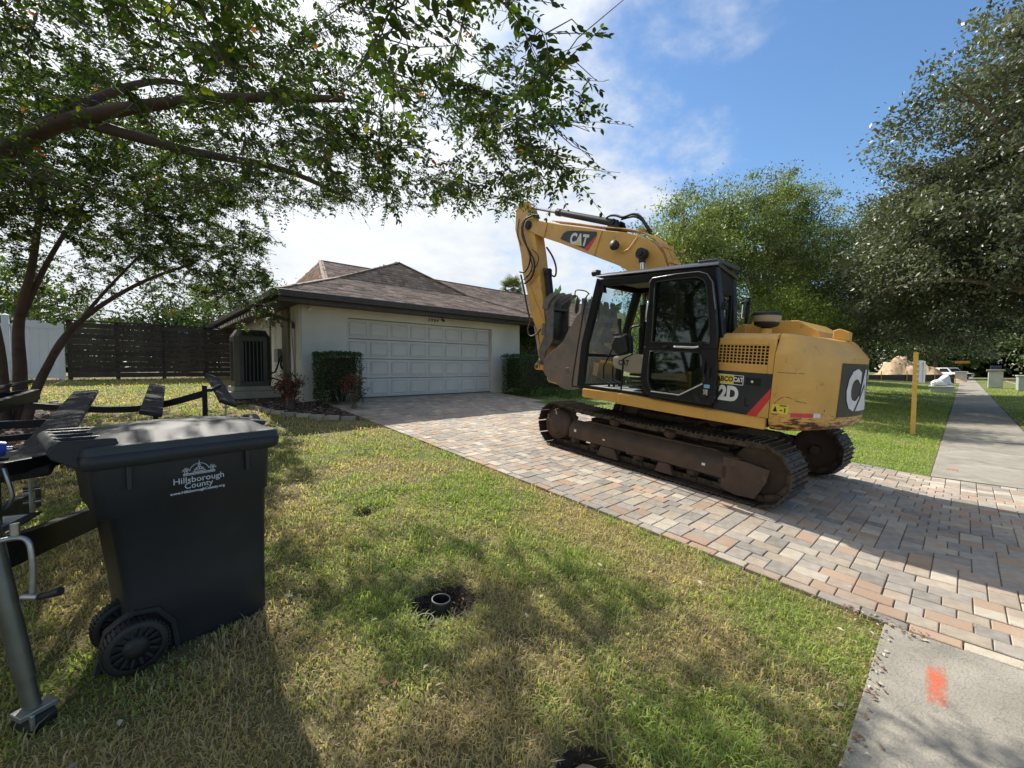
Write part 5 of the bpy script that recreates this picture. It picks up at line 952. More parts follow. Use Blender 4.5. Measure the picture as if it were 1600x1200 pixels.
m_print = mat('white_print', C(.55, .58, .62), C(.45, .48, .52), .6, scale=40)
LB = lambda x, z, y=-.0155: basis((1, 0, 0), (0, .03, 1), (x, y+(.97-z)*.026, z))
text('lettering', 'Hillsborough', .042, LB(-.315, .842), m_print, body, bold=.0004); text('lettering', 'County', .040, LB(-.318, .812), m_print, body, bold=.0004); text('lettering', 'www.HillsboroughCounty.org', .0185, LB(-.32, .784), m_print, body, bold=.0006, xs=1.02)
g = G()
def arc2(cx_, cz, r, w, a0, a1, n=18):
    vs = []
    for i in range(n+1): a = math.radians(a0+(a1-a0)*i/n); vs += [(cx_+r*math.cos(a), cz+r*math.sin(a), 0), (cx_+(r-w)*math.cos(a), cz+(r-w)*math.sin(a), 0)]
    g.add(vs, [(2*i, 2*i+2, 2*i+3, 2*i+1) for i in range(n)])
arc2(0, 0, .043, .0028, 12, 168); arc2(0, .002, .022, .003, 0, 180); arc2(0, .030, .006, .003, 0, 360)
g.add([(-.003, .036, 0), (.003, .036, 0), (.0, .060, 0)], [(0, 1, 2)])
for x0, x1, z0, z1 in ((-.068, .068, -.008, -.003), (-.068, .068, -.014, -.011), (-.028, .028, .0, .003), (-.022, .022, .009, .012), (-.012, -.008, .012, .02), (.008, .012, .012, .02), (-.002, .002, .012, .02)): g.add([(x0, z0, 0), (x1, z0, 0), (x1, z1, 0), (x0, z1, 0)], [(0, 1, 2, 3)])
rr = random.Random(3)
for sx in (-1, 1):
    for px_, ph_ in ((.055, .020), (.062, .012), (.049, .012)):
        px_ *= sx; g.add([(px_-.0012, -.003, 0), (px_+.0012, -.003, 0), (px_+.0012, ph_, 0), (px_-.0012, ph_, 0)], [(0, 1, 2, 3)])
        for k in range(7): a = math.radians(-20+220*k/6); g.add([(px_, ph_, 0), (px_+.010*math.cos(a)+.002, ph_+.008*math.sin(a), 0), (px_+.012*math.cos(a), ph_+.009*math.sin(a)-.003, 0)], [(0, 1, 2)])
for k in range(16): x = -.062+.0083*k; g.add([(x, -.0105, 0), (x+.003, -.0105, 0), (x+.0045, -.0085, 0), (x+.0015, -.0085, 0)], [(0, 1, 2, 3)])
me = g.mesh('emblem', [m_print]); me.transform(LB(-.315, .880)); link('emblem', me, body)
# ------------------------------------------------------------------ boat trailer
m_tb = mat('trailer_black', C(.010, .011, .013), C(.018, .019, .022), .5, scale=5, bump=.05, bscale=60, spec=.2); m_carp = mat('bunk_carpet', C(.018, .017, .018), C(.045, .042, .045), .95, scale=14, bump=1, bscale=120)
m_galv = mat('galvanised_steel', C(.30, .31, .31), C(.42, .43, .42), .38, .8, scale=14)
TR = root('boat_trailer', 'black empty boat trailer with carpeted bunks parked behind the grey bin', 'trailer', (-.35, 2.6, .17))
TO = Vector((-.35, 2.6, .17))
class Q(G):
    def put(s, name, mt, par=TR, **k):
        s.v = [tuple(Vector(q)-TO) for q in s.v]; return put(name, s, mt, par, **k)
def bunk(a, b, w, tilt=0):
    a = Vector(a); b = Vector(b); q = Q(); up = Vector((math.sin(tilt), 0, math.cos(tilt))); q.beam(a, b, w, .045, up=up); o = q.put('bunk', m_carp, bevel=.012); return o
bunk((-.40, 3.02, 1.06), (-.37, 6.35, 1.315), .185, -.06); bunk((.13, 5.7, 1.10), (.28, 8.5, 1.30), .19, .25); bunk((.84, 5.95, 1.15), (.90, 7.75, 1.45), .19, .42); bunk((-1.75, 5.2, 1.15), (-1.12, 8.5, 1.37), .30, -.25)
q = Q(); pts = [(-.98, 7.9, 1.11), (-.5, 7.42, 1.07), (-.05, 7.05, 1.06), (.27, 6.75, 1.12), (.66, 6.42, 1.26)]
sp = spline(pts, 5)
for a, b in zip(sp, sp[1:]): q.beam(a, b+(b-a)*.1, .06, .075)
q.put('crossmember', m_tb)
for (a, b, w, h) in (((-.46, 2.95, 1.11), (.30, 3.95, 1.085), .05, .065), ((-1.0, 5.9, 1.06), (-.40, 5.75, 1.06), .06, .07)):
    q = Q(); q.beam(a, b, w, h); q.put('crossmember', m_tb, bevel=.006)
q = Q(); q.beam((-1.30, 4.9, 1.04), (-.92, 8.1, 1.24), .06, .13); q.put('side_rail', m_tb); q = Q(); q.beam((-1.6, 6.2, 1.22), (-1.0, 8.2, 1.27), .05, .06); q.put('side_rail', m_tb, bevel=.006)
q = Q(); q.beam((.66, 6.42, .86), (.66, 6.42, 1.36), .05, .06, up=(0, 1, 0)); q.put('upright', m_tb, bevel=.005); q = Q(); q.beam((.70, 6.35, 1.30), (.86, 6.8, 1.34), .05, .04); q.put('bracket', m_tb); q = Q(); q.beam((.2, 6.8, .7), (.2, 6.8, 1.18), .05, .05, up=(0, 1, 0)); q.put('upright', m_tb); q = Q(); q.beam((-.15, 3.22, .80), (-.15, 3.22, 1.08), .035, .05, up=(0, 1, 0)); q.put('upright', m_tb); q = Q(); q.beam((.9, 5.6, .62), (.9, 8.6, .72), .06, .10); q.put('side_rail', m_tb); q = Q(); q.beam((-1.3, 8.0, .7), (.84, 8.0, .75), .06, .08); q.put('crossmember', m_tb, bevel=.005)
for (x, y, z0, z1) in ((-.40, 3.25, .82, 1.045), (-.38, 5.85, .80, 1.25), (.16, 6.85, .86, 1.16), (.20, 7.3, .8, 1.2), (.86, 6.3, .86, 1.18), (-1.3, 7.6, .9, 1.28)):
    q = Q(); q.beam((x, y, z0), (x, y, z1), .012, .09, up=(0, 1, 0)); q.box(x-.045, x+.045, y-.04, y+.04, z1-.012, z1); q.put('bunk_bracket', m_galv, bevel=.003)
    q = Q(); q.cyl((x-.03, y, z1-.10), (x+.03, y, z1-.10), .012, 6); q.put('bolt', m_chr); q = Q(); q.cyl((x-.03, y, z0+.06), (x+.03, y, z0+.06), .012, 6); q.put('bolt', m_chr)
q = Q(); q.tube(spline([(-.44, 2.66, .86), (-.40, 3.0, .72), (-.28, 3.4, .69), (-.2, 3.9, .62), (.1, 4.8, .56)], 5), .006, 5); q.put('wiring', m_or)
q = Q(); q.cyl((-1.45, 6.6, .62), (1.2, 6.6, .66), .035, 10); q.put('axle', m_tb)
for sx in (-1.42, 1.18):
    ww = link('wheel', None, TR, Vector((sx, 6.6, .64))-TO); g = G(); g.lathe([(.17, -.09), (.28, -.09), (.305, -.07), (.31, 0), (.305, .07), (.28, .09), (.17, .09)], 28, ax='x'); put('tyre', g, m_rub, ww); g = G(); g.lathe([(.17, -.07), (.12, -.02), (.05, -.03), (0, -.05)], 20, ax='x'); g.lathe([(.17, .07), (.12, .02), (0, .05)], 20, ax='x'); put('rim', g, m_galv, ww)
# tongue
q = Q(); q.beam((-.47, 2.6, .80), (-.12, 3.95, .60), .06, .13); q.put('tongue', m_tb, bevel=.006); q = Q(); q.beam((-.62, 2.75, .82), (-.55, 4.6, .62), .06, .13); q.put('tongue', m_tb, bevel=.006); q = Q(); q.beam((-.12, 3.9, .61), (.62, 6.4, .60), .06, .13); q.put('tongue', m_tb, bevel=.006)
q = Q(); q.prism([(-.60, 2.62), (-.44, 2.60), (-.34, 3.02), (-.60, 3.10)], .868, .874, 'z'); q.put('gusset', m_tb)
q = Q(); q.prism([(-.555, 2.80), (-.455, 2.78), (-.385, 3.0), (-.50, 3.04)], .8745, .876, 'z'); st = q.put('warning_sticker', m_wht); q = Q(); q.prism([(-.555, 2.80), (-.535, 2.796), (-.48, 3.033), (-.50, 3.04)], .8765, .8775, 'z'); q.put('sticker_band', m_or, st)
q = Q()
for k in range(7): y0 = 2.81+.028*k; q.prism([(-.525+.012*k, y0), (-.455+.009*k, y0-.006), (-.454+.009*k, y0), (-.524+.012*k, y0+.006)], .8765, .877, 'z')
q.put('small_print', mat('print_grey', C(.2, .2, .21), rough=.8), st)
# jack
q = Q(); q.cyl((-.345, 2.49, .34), (-.445, 2.60, 1.02), .032, 16); q.put('jack_tube', m_galv2 if False else mat('jack_grey', C(.10, .11, .09), C(.15, .15, .13), .35, .5, scale=7)); q = Q(); q.cyl((-.325, 2.475, .20), (-.36, 2.508, .42), .027, 16); q.cyl((-.358, 2.505, .41), (-.361, 2.508, .425), .035, 16); q.put('jack_leg', mat('jack_grey', C(1, 1, 1)))
q = Q(); q.obox((-.322, 2.47, .215), .11, .075, .02, Matrix.Rotation(.5, 3, 'Z')); q.obox((-.335, 2.44, .19), .012, .07, .06, Matrix.Rotation(.5, 3, 'Z')); q.put('foot_bracket', m_galv, bevel=.003); q = Q(); q.cyl((-.355, 2.45, .165), (-.29, 2.50, .165), .05, 16); q.put('jack_wheel', m_rub, bevel=.006)
q = Q(); q.tube(spline([(-.43, 2.50, .90), (-.36, 2.52, .90), (-.325, 2.51, .88), (-.315, 2.50, .80), (-.318, 2.50, .66)], 5), .010, 8); q.tube([(-.345, 2.50, .665), (-.30, 2.47, .66)], .012, 8); q.cyl((-.36, 2.53, .90), (-.36, 2.53, .955), .014, 8); q.put('crank', m_galv); q = Q(); q.tube([(-.31, 2.485, .655), (-.29, 2.47, .658), (-.235, 2.435, .675)], [.010, .012, .017], 10); q.put('crank_grip', m_rub)
q = Q(); q.beam((-.47, 2.86, .80), (-.47, 2.86, 1.26), .05, .07, up=(0, 1, 0)); q.put('winch_post', m_tb, bevel=.005); q = Q(); q.cyl((-.52, 2.83, 1.225), (-.425, 2.86, 1.215), .045, 16, .032); q.cyl((-.60, 2.8, 1.225), (-.52, 2.83, 1.225), .032, 16, .045); q.put('bow_roller', mat('blue_roller', C(.01, .03, .30), C(.02, .05, .38), .3, scale=4)); q = Q(); q.cyl((-.425, 2.86, 1.215), (-.405, 2.865, 1.213), .012, 6); q.put('bolt', m_chr)
q = Q(); q.tube(spline([(-.43, 2.85, 1.13), (-.418, 2.84, 1.08), (-.408, 2.84, 1.0), (-.43, 2.86, .955), (-.46, 2.88, .95)], 4), .009, 6); q.put('strap_hook', m_galv)
# ------------------------------------------------------------------ pipes in the lawn
m_pvc = mat('grey_pipe', C(.05, .055, .06), C(.09, .095, .10), .45, scale=9); m_rimp = mat('pipe_rim', C(.09, .095, .10), rough=.5)
def dpipe(label, x, y, z, r, tilt):
    o = root('drain_pipe', label, 'pipe', (x, y, z)); o.rotation_euler = tilt; g = G(); g.lathe([(r-.006, -.16), (r-.006, 0)], 28); g.lathe([(r, 0), (r, -.2)], 28); put('tube', g, m_rub, o); g = G(); g.lathe([(r-.006, .001), (r+.0, .002), (r+.001, -.006)], 28); put('rim', g, m_rimp, o)
    g = G(); g.lathe([(0, -.15), (r-.006, -.15)], 20); put('bottom', g, m_dark, o)
dpipe('open end of a black pipe standing up in the bare hole in the lawn', 1.365, 2.135, .155, .058, (.06, .05, 0)); dpipe('lower black pipe end half hidden by grass at the near edge of the hole', 1.215, 2.075, .115, .055, (.1, -.05, 0))
o = root('ground_box', 'broken concrete ring with a white cap sunk in the grass at the bottom edge', 'utility box', (1.215, .895, .012)); g = G(); rr = random.Random(4); n = 20
vs = []
for k in range(n): t = k*2*math.pi/n; ri_ = .052+rr.uniform(-.006, .01); ro_ = .10+rr.uniform(-.006, .006); vs += [(ri_*math.cos(t), ri_*math.sin(t), 0), (ro_*math.cos(t), ro_*math.sin(t), -.006), (ri_*math.cos(t), ri_*math.sin(t), -.06), (ro_*math.cos(t), ro_*math.sin(t), -.08)]
g.add(vs, [f for k in range(n) for f in [(4*k, 4*k+1, (4*k+5) % (4*n), (4*k+4) % (4*n)), (4*k+2, 4*k, (4*k+4) % (4*n), (4*k+6) % (4*n)), (4*k+1, 4*k+3, (4*k+7) % (4*n), (4*k+5) % (4*n))]]); put('ring', g, mat('dirty_concrete', C(.07, .06, .05), C(.13, .115, .095), .95, scale=20, bump=.6), o); g = G(); g.lathe([(0, -.018), (.035, -.02), (.04, -.05)], 18, (-.0, -.01, 0)); put('cap', g, m_rimp, o)
def soilpatch(hx, hy, r, sx=1.0, sy=.85):
    rs = np.random.RandomState(int(hx*100)); n, k = 40, 9; vs = [(hx, hy, float(ground(np.array([hx]), np.array([hy]))[0])+.004)]
    for i in range(1, k+1):
        for j in range(n):
            t = 6.2832*j/n; rr = r*i/k*(1+(.18*(noise2(np.array([math.cos(t)*2.0]), np.array([math.sin(t)*2.0]), 1.3, 5)[0]-.5)+rs.uniform(-.05, .05))*i/k); x, y = hx+rr*sx*math.cos(t), hy+rr*sy*math.sin(t); vs.append((x, y, float(ground(np.array([x]), np.array([y]))[0])+(.004 if i < k else -.02)))
    fs = [(0, 1+j, 1+(j+1) % n) for j in range(n)]+[(1+(i-1)*n+j, 1+i*n+j, 1+i*n+(j+1) % n, 1+(i-1)*n+(j+1) % n) for i in range(1, k) for j in range(n)]
    g = G(); g.add(vs, fs, 0, True); put('bare_soil', g, mat('dark_soil', C(.018, .013, .010), C(.04, .028, .018), .98, scale=30, bump=1, bscale=90), kind='structure')
soilpatch(1.42, 2.2, .24); soilpatch(1.22, .92, .19); soilpatch(1.56, 3.76, .11)
for hx, hy, r_, nn in ((1.42, 2.2, .17, 500), (1.22, .93, .13, 300)):
    P = np.stack([RS.normal(hx, r_*.6, nn), RS.normal(hy, r_*.55, nn)], 1); litter('soil_crumbs', np.stack([P[:, 0], P[:, 1], ground(P[:, 0], P[:, 1])+.008], 1), .014, 5+nn, [(.03, .022, .016), (.05, .035, .022), (.02, .015, .011), (.12, .09, .06)])
# ------------------------------------------------------------------ marker stake and meter box
m_stake = mat('yellow_stake', C(.62, .36, .06), C(.70, .44, .10), .65, scale=7, bump=.3, bscale=40, c3=(.25, .12, .04), c3scale=14, c3r=(.62, .72))
SK = root('marker_stake', 'yellow painted wooden stake leaning in the lawn beside the sidewalk', 'stake', (13.6, .78, .03)); g = G(); g.obox((.035, 0, .95), .085, .085, 1.95, Matrix.Rotation(.075, 3, 'Y')); put('stake', g, m_stake, SK, bevel=.008)
MB_ = root('meter_cover', 'white ribbed plastic cover fixed to the upper part of the yellow stake', 'cover', (13.72, .72, 1.22)); M3 = Matrix.Rotation(.12, 3, 'Y')@Matrix.Rotation(-.6, 3, 'Z')
g = G(); g.obox((.03, -.02, .27), .17, .10, .54, M3); put('cover', g, m_white, MB_, bevel=.02)
for k in range(4): g = G(); g.obox((.03+.03*(k-1.5)*1.1, -.09, .27), .012, .03, .50, Matrix.Rotation(.12, 3, 'Y')); put('rib', g, m_white, MB_)
g = G(); g.cyl((.03, -.08, .47), (.02, -.11, .47), .02, 8); put('lock', g, m_dark, MB_)
for k in range(4): g = G(); g.box(-.14, -.04, -.01, .03, .08+.12*k, .11+.12*k); put('clip', g, m_white, MB_)
# ------------------------------------------------------------------ far end of the street
LI = root('lion_statue', 'small white reclining lion statue on a pale plinth beside the sidewalk', 'statue', (38.5, .95, .0)); g = G(); g.box(-.9, .9, -.55, .5, -.05, .38); g.box(-1.0, 1.0, -.62, .58, .381, .46); put('plinth', g, mat('pale_stone', C(.40, .44, .42), C(.50, .53, .50), .8, scale=2), LI, bevel=.02)
def skin(name, pts, eds, rad, mt, par):
    me = bpy.data.meshes.new(name); me.from_pydata(pts, eds, []); o = link(name, me, par); me.materials.append(mt); mo = o.modifiers.new('skin', 'SKIN'); sv = me.skin_vertices[0].data
    for i, r in enumerate(rad): sv[i].radius = (r, r)
    sv[0].use_root = True; ss = o.modifiers.new('sub', 'SUBSURF'); ss.levels = 1; ss.render_levels = 1; return o
o = skin('lion', [(0, .55, .72), (0, .1, .74), (0, -.3, .85), (0, -.48, 1.05), (0, -.66, 1.05), (.22, -.45, .58), (.2, -.85, .54), (-.22, -.45, .58), (-.2, -.85, .54), (.26, .45, .6), (.3, .1, .54), (-.26, .45, .6), (-.3, .1, .54), (.1, .85, .6)], [(0, 1), (1, 2), (2, 3), (3, 4), (2, 5), (5, 6), (2, 7), (7, 8), (0, 9), (9, 10), (0, 11), (11, 12), (0, 13)], [.22, .2, .24, .22, .12, .1, .08, .1, .08, .16, .08, .16, .08, .05], mat('white_stone', C(.72, .73, .72), C(.80, .80, .78), .7, scale=3), LI); o.rotation_euler = (0, 0, 1.2)
DM = root('sand_pile', 'low pile of tan sand behind the black silt fence', 'sand pile', (68.5, 4.6, .15)); xs_ = np.linspace(-4, 4, 26); ys2 = np.linspace(-5.5, 5.5, 40)
me = grid('heap', xs_, ys2, mat('sand', C(.36, .25, .15), C(.50, .38, .25), .95, scale=1.5, bump=1, bscale=3), lambda x, y: 2.4*np.exp(-((x/2.0)**2+((y-.2)/3.3)**2))*(.35+1.0*noise2(x, y, 1.1, 3)+.35*noise2(x, y, 3, 7))-.35); link('heap', me, DM)
SF_ = root('silt_fence', 'low black silt fence with wooden stakes in front of the sand pile', 'fence', (62, 3.6, .2)); g = G(); P_ = [(52, 5.4), (56, 4.6), (60, 3.6), (63, 2.0), (64, .6)]; P_ = [(a-62, b-3.6) for a, b in [(52, 9.4), (56, 7.4), (58.5, 6.0), (61, 4.2), (63.5, 2.2), (64.5, .7)]]
for a, b in zip(P_, P_[1:]): g.beam((a[0], a[1], .35), (b[0], b[1], .35), .04, .75)
put('fabric', g, m_black, SF_)
for a in P_: g = G(); g.box(a[0]-.06, a[0]+.0, a[1]-.12, a[1]-.06, -.2, 1.1); put('stake', g, m_stake, SF_)
def car(name, label, loc, rz, L, W, Hh, hood, paint):
    o = root(name, label, name.split('_')[-1], loc, rz); g = G(); b = Hh*.52; g.prism([(-L/2, .35), (-L/2, b), (-L/2+hood, b+.12), (L/2, b+.05), (L/2, .35)], -W/2, W/2); put('body', g, paint, o, bevel=.08, seg=3)
    g = G(); g.prism([(-L/2+hood, b+.121), (-L/2+hood+.55, Hh), (L*.12 if 'truck' in name else L/2-.5, Hh), (L*.16 if 'truck' in name else L/2-.05, b+.10)], -W/2+.12, W/2-.12); put('cabin', g, paint, o, bevel=.06)
    g = G(); g.add([(-L/2+hood-.012+.06, -W/2+.22, b+.2), (-L/2+hood-.012+.06, W/2-.22, b+.2), (-L/2+hood+.46, W/2-.28, Hh-.1), (-L/2+hood+.46, -W/2+.28, Hh-.1)], [(0, 1, 2, 3)]); put('windscreen', g, mat('dark_window', C(0, 0, 0)), o)
    for s in (-1, 1):
        g = G(); g.prism([(-L/2+hood+.25, b+.18), (-L/2+hood+.6, Hh-.1), (L*.08, Hh-.1), (L*.1, b+.18)], s*(W/2-.118) if s > 0 else s*(W/2-.118)-.01, s*(W/2-.118)+.01 if s > 0 else s*(W/2-.118)); put('side_glass', g, mat('dark_window', C(0, 0, 0)), o)
        for x in (-L/2+.95, L/2-1.05): g = G(); g.lathe([(0, -.11), (.24, -.11), (.37, -.1), (.39, 0), (.37, .1), (.24, .11), (0, .11)], 20, ax='y'); q_ = put('wheel', g, m_rub, o); q_.location = (x, s*(W/2-.1), .39)
        g = G(); g.box(-L/2-.012, -L/2+.02, s*(W/2-.32)-.14, s*(W/2-.32)+.14, b-.22, b-.04); put('headlight', g, m_chr, o)
    g = G(); g.box(-L/2-.015, -L/2+.02, -W/2+.5, W/2-.5, b-.42, b-.05); put('radiator_grille', g, m_rub, o); return o
m_wp = mat('white_car_paint', C(.78, .79, .80), C(.74, .75, .76), .25, scale=2)
car('pickup_truck', 'white pickup truck facing the camera behind the sand pile', (79, 7.0, .5), .15, 5.6, 1.95, 1.95, 1.5, m_wp)
car('parked_car', 'white car parked beyond the far end of the sidewalk', (84, 1.5, .1), .9, 4.8, 1.85, 1.6, 1.3, m_wp)
def boxthing(name, label, cat_, loc, parts):
    o = root(name, label, cat_, loc)
    for nm, (x0, x1, y0, y1, z0, z1), mt in parts: g = G(); g.box(x0, x1, y0, y1, z0, z1); put(nm, g, mt, o, bevel=.03)
    return o
m_ps = mat('pale_stone', C(0, 0, 0)); m_grn = mat('utility_green', C(.30, .34, .32), C(.36, .40, .38), .6, scale=2)
boxthing('planter_column', 'white square planter column at the left side of the far sidewalk', 'column', (70, .35, 0), [('column', (-.5, .5, -.6, .3, 0, 1.1), m_ps), ('cap', (-.6, .6, -.7, .4, 1.101, 1.25), m_ps)])
boxthing('brick_mailbox', 'grey masonry mailbox column at the right side of the far sidewalk', 'mailbox', (52, -1.75, 0), [('column', (-.4, .4, -.4, .4, 0, 1.35), m_ps), ('cap', (-.5, .5, -.5, .5, 1.351, 1.5), m_conc), ('box', (-.3, .3, -.3, .3, 1.501, 1.8), mat('navy_paint', C(.02, .03, .09), rough=.4))])
boxthing('utility_cabinet', 'long low pale green utility cabinet in the verge right of the sidewalk', 'cabinet', (47, -3.15, 0), [('cabinet', (-1, 1, -1.0, .55, 0, 1.0), m_grn), ('lid', (-1.06, 1.06, -1.06, .61, 1.001, 1.1), m_grn)])
boxthing('tar_bag', 'black plastic bag heap at the end of the silt fence', 'bag', (56.5, .9, .05), [('bag', (-.8, .8, -.3, .5, 0, .7), m_black)])
boxthing('construction_sign', 'orange construction sign on a post far down the street', 'sign', (86, .2, 0), [('post', (-.05, .05, -.05, .05, 0, 2.9), m_black), ('board', (-.12, -.06, -.7, .7, 2.3, 2.65), mat('orange_board', C(.45, .22, .03), rough=.6))])
HB = root('far_house', 'pale house with a grey roof behind the trees at the far right', 'house', (66, -14, 0)); g = G(); g.box(-6, 6, -8, 5.5, 0, 3); put('wall', g, m_stucco, HB); g = G(); g.prism([(-8.5, 3.0), (6.2, 3.0), (0, 5.2)], -7, 7, 'x'); put('roof', g, m_ridge, HB); g = G(); g.box(-6.05, -6, 1, 3, 1, 2.3); put('window', g, mat('dark_window', C(0, 0, 0)), HB)
PL = root('utility_pole', 'slim grey metal pole rising behind the left eave of the house', 'pole', (6.5, 31.3, 1.3)); g = G(); g.cyl((0, 0, 0), (0, 0, 6.2), .16, 10, .13); g.obox((0, 0, 6.25), .6, .3, .3); put('pole', g, mat('grey_metal', C(0, 0, 0)), PL)
# ------------------------------------------------------------------ crepe myrtles
m_twig = mat('twig_bark', C(.08, .06, .05), C(.14, .11, .09), .8, scale=6); m_cbark = mat('crepe_bark', C(.05, .03, .023), C(.09, .062, .048), .7, scale=3.5, bump=.25, bscale=18, c3=(.12, .06, .045), c3scale=4, c3r=(.5, .65))
m_cleaf = mat('crepe_leaf', C(.1, .2, .03), rough=.55, attr='tint', transl=.34, spec=.22)
LG = [(.035, .065, .015), (.046, .082, .018), (.07, .11, .02), (.04, .06, .02)]
def crepe(name, label, base, limbs_, env, ntar, nspray, seed, leaf=.055, nleaf=0, group=None, sl_=.30):
    rs = np.random.RandomState(seed); R_ = root(name, label, 'tree', base, group=group); B_ = np.array(base)
    gt = G(); nodes = []; rad = []
    for pts, r0, r1 in limbs_:
        sp = spline(pts, 6); rr = [r0+(r1-r0)*i/(len(sp)-1) for i in range(len(sp))]
        gt.tube([p-Vector(base) for p in sp], rr, 10)
        for p, q in list(zip(sp, rr))[len(sp)//3:]: nodes.append(np.array(p)); rad.append(q)
    put('trunk', gt, m_cbark, R_)
    targets = env(rs, ntar); ctr = np.mean([n for n in nodes], 0); targets = targets[np.argsort(np.linalg.norm(targets-ctr, axis=1))]
    NP = np.array(nodes); NR = list(rad); gb = G(); SP, SD = [], []
    for t in targets:
        d = np.linalg.norm((NP-t)*[1, 1, 1.5], axis=1)+.0*np.array(NR); i = int(np.argmin(d)); a = NP[i]; v = t-a; L = np.linalg.norm(v)
        if L < .12: continue
        r0 = min(NR[i]*.62, .004+.011*L); side = rs.normal(size=3)*L*.12; side[2] = abs(side[2])*.8+.04*L
        q1 = a+v*.35+side; q2 = a+v*.7+side*.7
        sp = spline([a, q1, q2, t], 2); n = len(sp); rr = [max(.0016, r0*(1-.85*k/(n-1))) for k in range(n)]
        gb.tube([Vector(p)-Vector(base) for p in sp], rr, 4 if r0 < .02 else 6, cap=False)
        for k in range(1, n): NP = np.vstack([NP, np.array(sp[k])[None]]); NR.append(rr[k])
        out = v/L
        for k in range(nspray):
            u = rs.rand()**.6; j = u*(n-1); j0 = min(int(j), n-2); p = np.array(sp[j0].lerp(sp[j0+1], j-j0)); dd = out*.7+rs.normal(size=3)*.65; dd[2] = dd[2]*.45-.12
            SP.append(p); SD.append(dd/np.linalg.norm(dd))
    SP = np.array(SP); SD = np.array(SD); ns = len(SP)
    # bare side twigs
    TW = rs.choice(ns, int(ns*.8), replace=False)
    for i in TW: 
        p = SP[i]; d = SD[i]+rs.normal(size=3)*.5; q = p+d*rs.uniform(.07, .24); m_ = (p+q)/2+rs.normal(size=3)*.03; gb.tube([Vector(p)-Vector(base), Vector(m_)-Vector(base), Vector(q)-Vector(base)], [.0028, .002, .0012], 3, cap=False)
    Ls = sl_*rs.uniform(.55, 1.25, ns); up = np.tile([0, 0, 1.0], (ns, 1))+rs.normal(size=(ns, 3))*.45; S = np.cross(SD, up); S /= np.linalg.norm(S, axis=1, keepdims=True); U = np.cross(S, SD)
    for i in range(ns): 
        p = SP[i]; q = p+SD[i]*Ls[i]-np.array([0, 0, .10*Ls[i]]); gb.tube([Vector(p)-Vector(base), Vector((p+q)/2+[0, 0, .03*Ls[i]])-Vector(base), Vector(q)-Vector(base)], [.0022, .0017, .001], 3, cap=False)
    put('branches', gb, m_twig, R_)
    P, D, Nn, Lf = [], [], [], []; pairs = 9; full = rs.rand(ns) 
    for j in range(pairs):
        f = (j+.8)/pairs
        for s in (-1, 1):
            k = rs.rand(ns) < .82; pos = SP+SD*(Ls*f)[:, None]; pos[:, 2] += Ls*(.06*math.sin(f*3.14)-.10*f)
            dd = S*s+SD*(.45+.5*f)+rs.normal(size=(ns, 3))*.22; dd[:, 2] -= .28; nn = U+rs.normal(size=(ns, 3))*.3; L = leaf*rs.uniform(.7, 1.2, ns)*(1-.35*f)
            P.append(pos[k]); D.append(dd[k]); Nn.append(nn[k]); Lf.append(L[k])
    P = np.concatenate(P); D = np.concatenate(D); Nn = np.concatenate(Nn); Lf = np.concatenate(Lf); D /= np.linalg.norm(D, axis=1, keepdims=True); X = np.cross(D, Nn); X /= np.linalg.norm(X, axis=1, keepdims=True); Nn = np.cross(X, D)
    n = len(P); cols = np.array(LG)[rs.randint(0, 4, n)]*rs.uniform(.7, 1.25, (n, 1)); o_ = rs.rand(n) < .006; cols[o_] = (.42, .10, .02); o_ = rs.rand(n) < .03; cols[o_] = (.20, .22, .02)
    keep = np.ones(n, bool)
    if nleaf:
        q = P-np.array([0, 0, 1.57]); dep = q@np.array(Fw); uu = q@np.array(R0)/np.maximum(dep, .2); vv = q@np.array(Up)/np.maximum(dep, .2); sc_ = Lf/np.maximum(dep, .3); sc_[(dep < .6) | (np.abs(uu) > 1.2) | (np.abs(vv) > .9)] = 0
        top = np.argsort(-sc_)[:nleaf]; keep[top] = False; lm = G()
        lm.add([(0, 0, 0), (.34, .25, .04), (.68, .21, .05), (1, 0, -.04), (.68, -.21, .05), (.34, -.25, .04), (.34, 0, -.01), (.68, 0, -.01)], [(0, 6, 1), (6, 7, 2, 1), (7, 3, 2), (0, 5, 6), (5, 4, 7, 6), (4, 3, 7)])
        mm = []
        for ci, c in enumerate(LG+[(.42, .10, .02), (.20, .22, .02)]):
            me = lm.mesh('leaf', [m_cleaf]); a = me.color_attributes.new('tint', 'FLOAT_COLOR', 'POINT')
            for e in a.data: e.color = (*c, 1)
            mm.append(me)
        for i in top:
            c = cols[i]; ci = 4 if c[0] > .35 else (5 if c[0] > .17 else rs.randint(0, 4)); o = link('leaf', mm[ci], R_); L = Lf[i]; d, x, nz = D[i]*L, X[i]*L, Nn[i]*L
            o.matrix_local = Matrix(((d[0], x[0], nz[0], P[i][0]-B_[0]), (d[1], x[1], nz[1], P[i][1]-B_[1]), (d[2], x[2], nz[2], P[i][2]-B_[2]), (0, 0, 0, 1)))
    P = P[keep]-B_; D = D[keep]; X = X[keep]; Nn = Nn[keep]; L = Lf[keep][:, None]; cols = cols[keep]; n = len(P)
    V = np.stack([P, P+D*L*.32+X*L*.25+Nn*L*.05, P+D*L*.7+X*L*.19+Nn*L*.05, P+D*L-Nn*L*.05, P+D*L*.7-X*L*.19+Nn*L*.05, P+D*L*.32-X*L*.25+Nn*L*.05], 1)
    i = np.arange(n)[:, None]*6; Fc = np.concatenate([i+np.array([[0, 1, 2, 3]]), i+np.array([[0, 3, 4, 5]])])
    link('foliage', fast('foliage', V.reshape(-1, 3), Fc, [m_cleaf], cols=np.repeat(cols, 6, 0)), R_, kind='stuff'); return R_
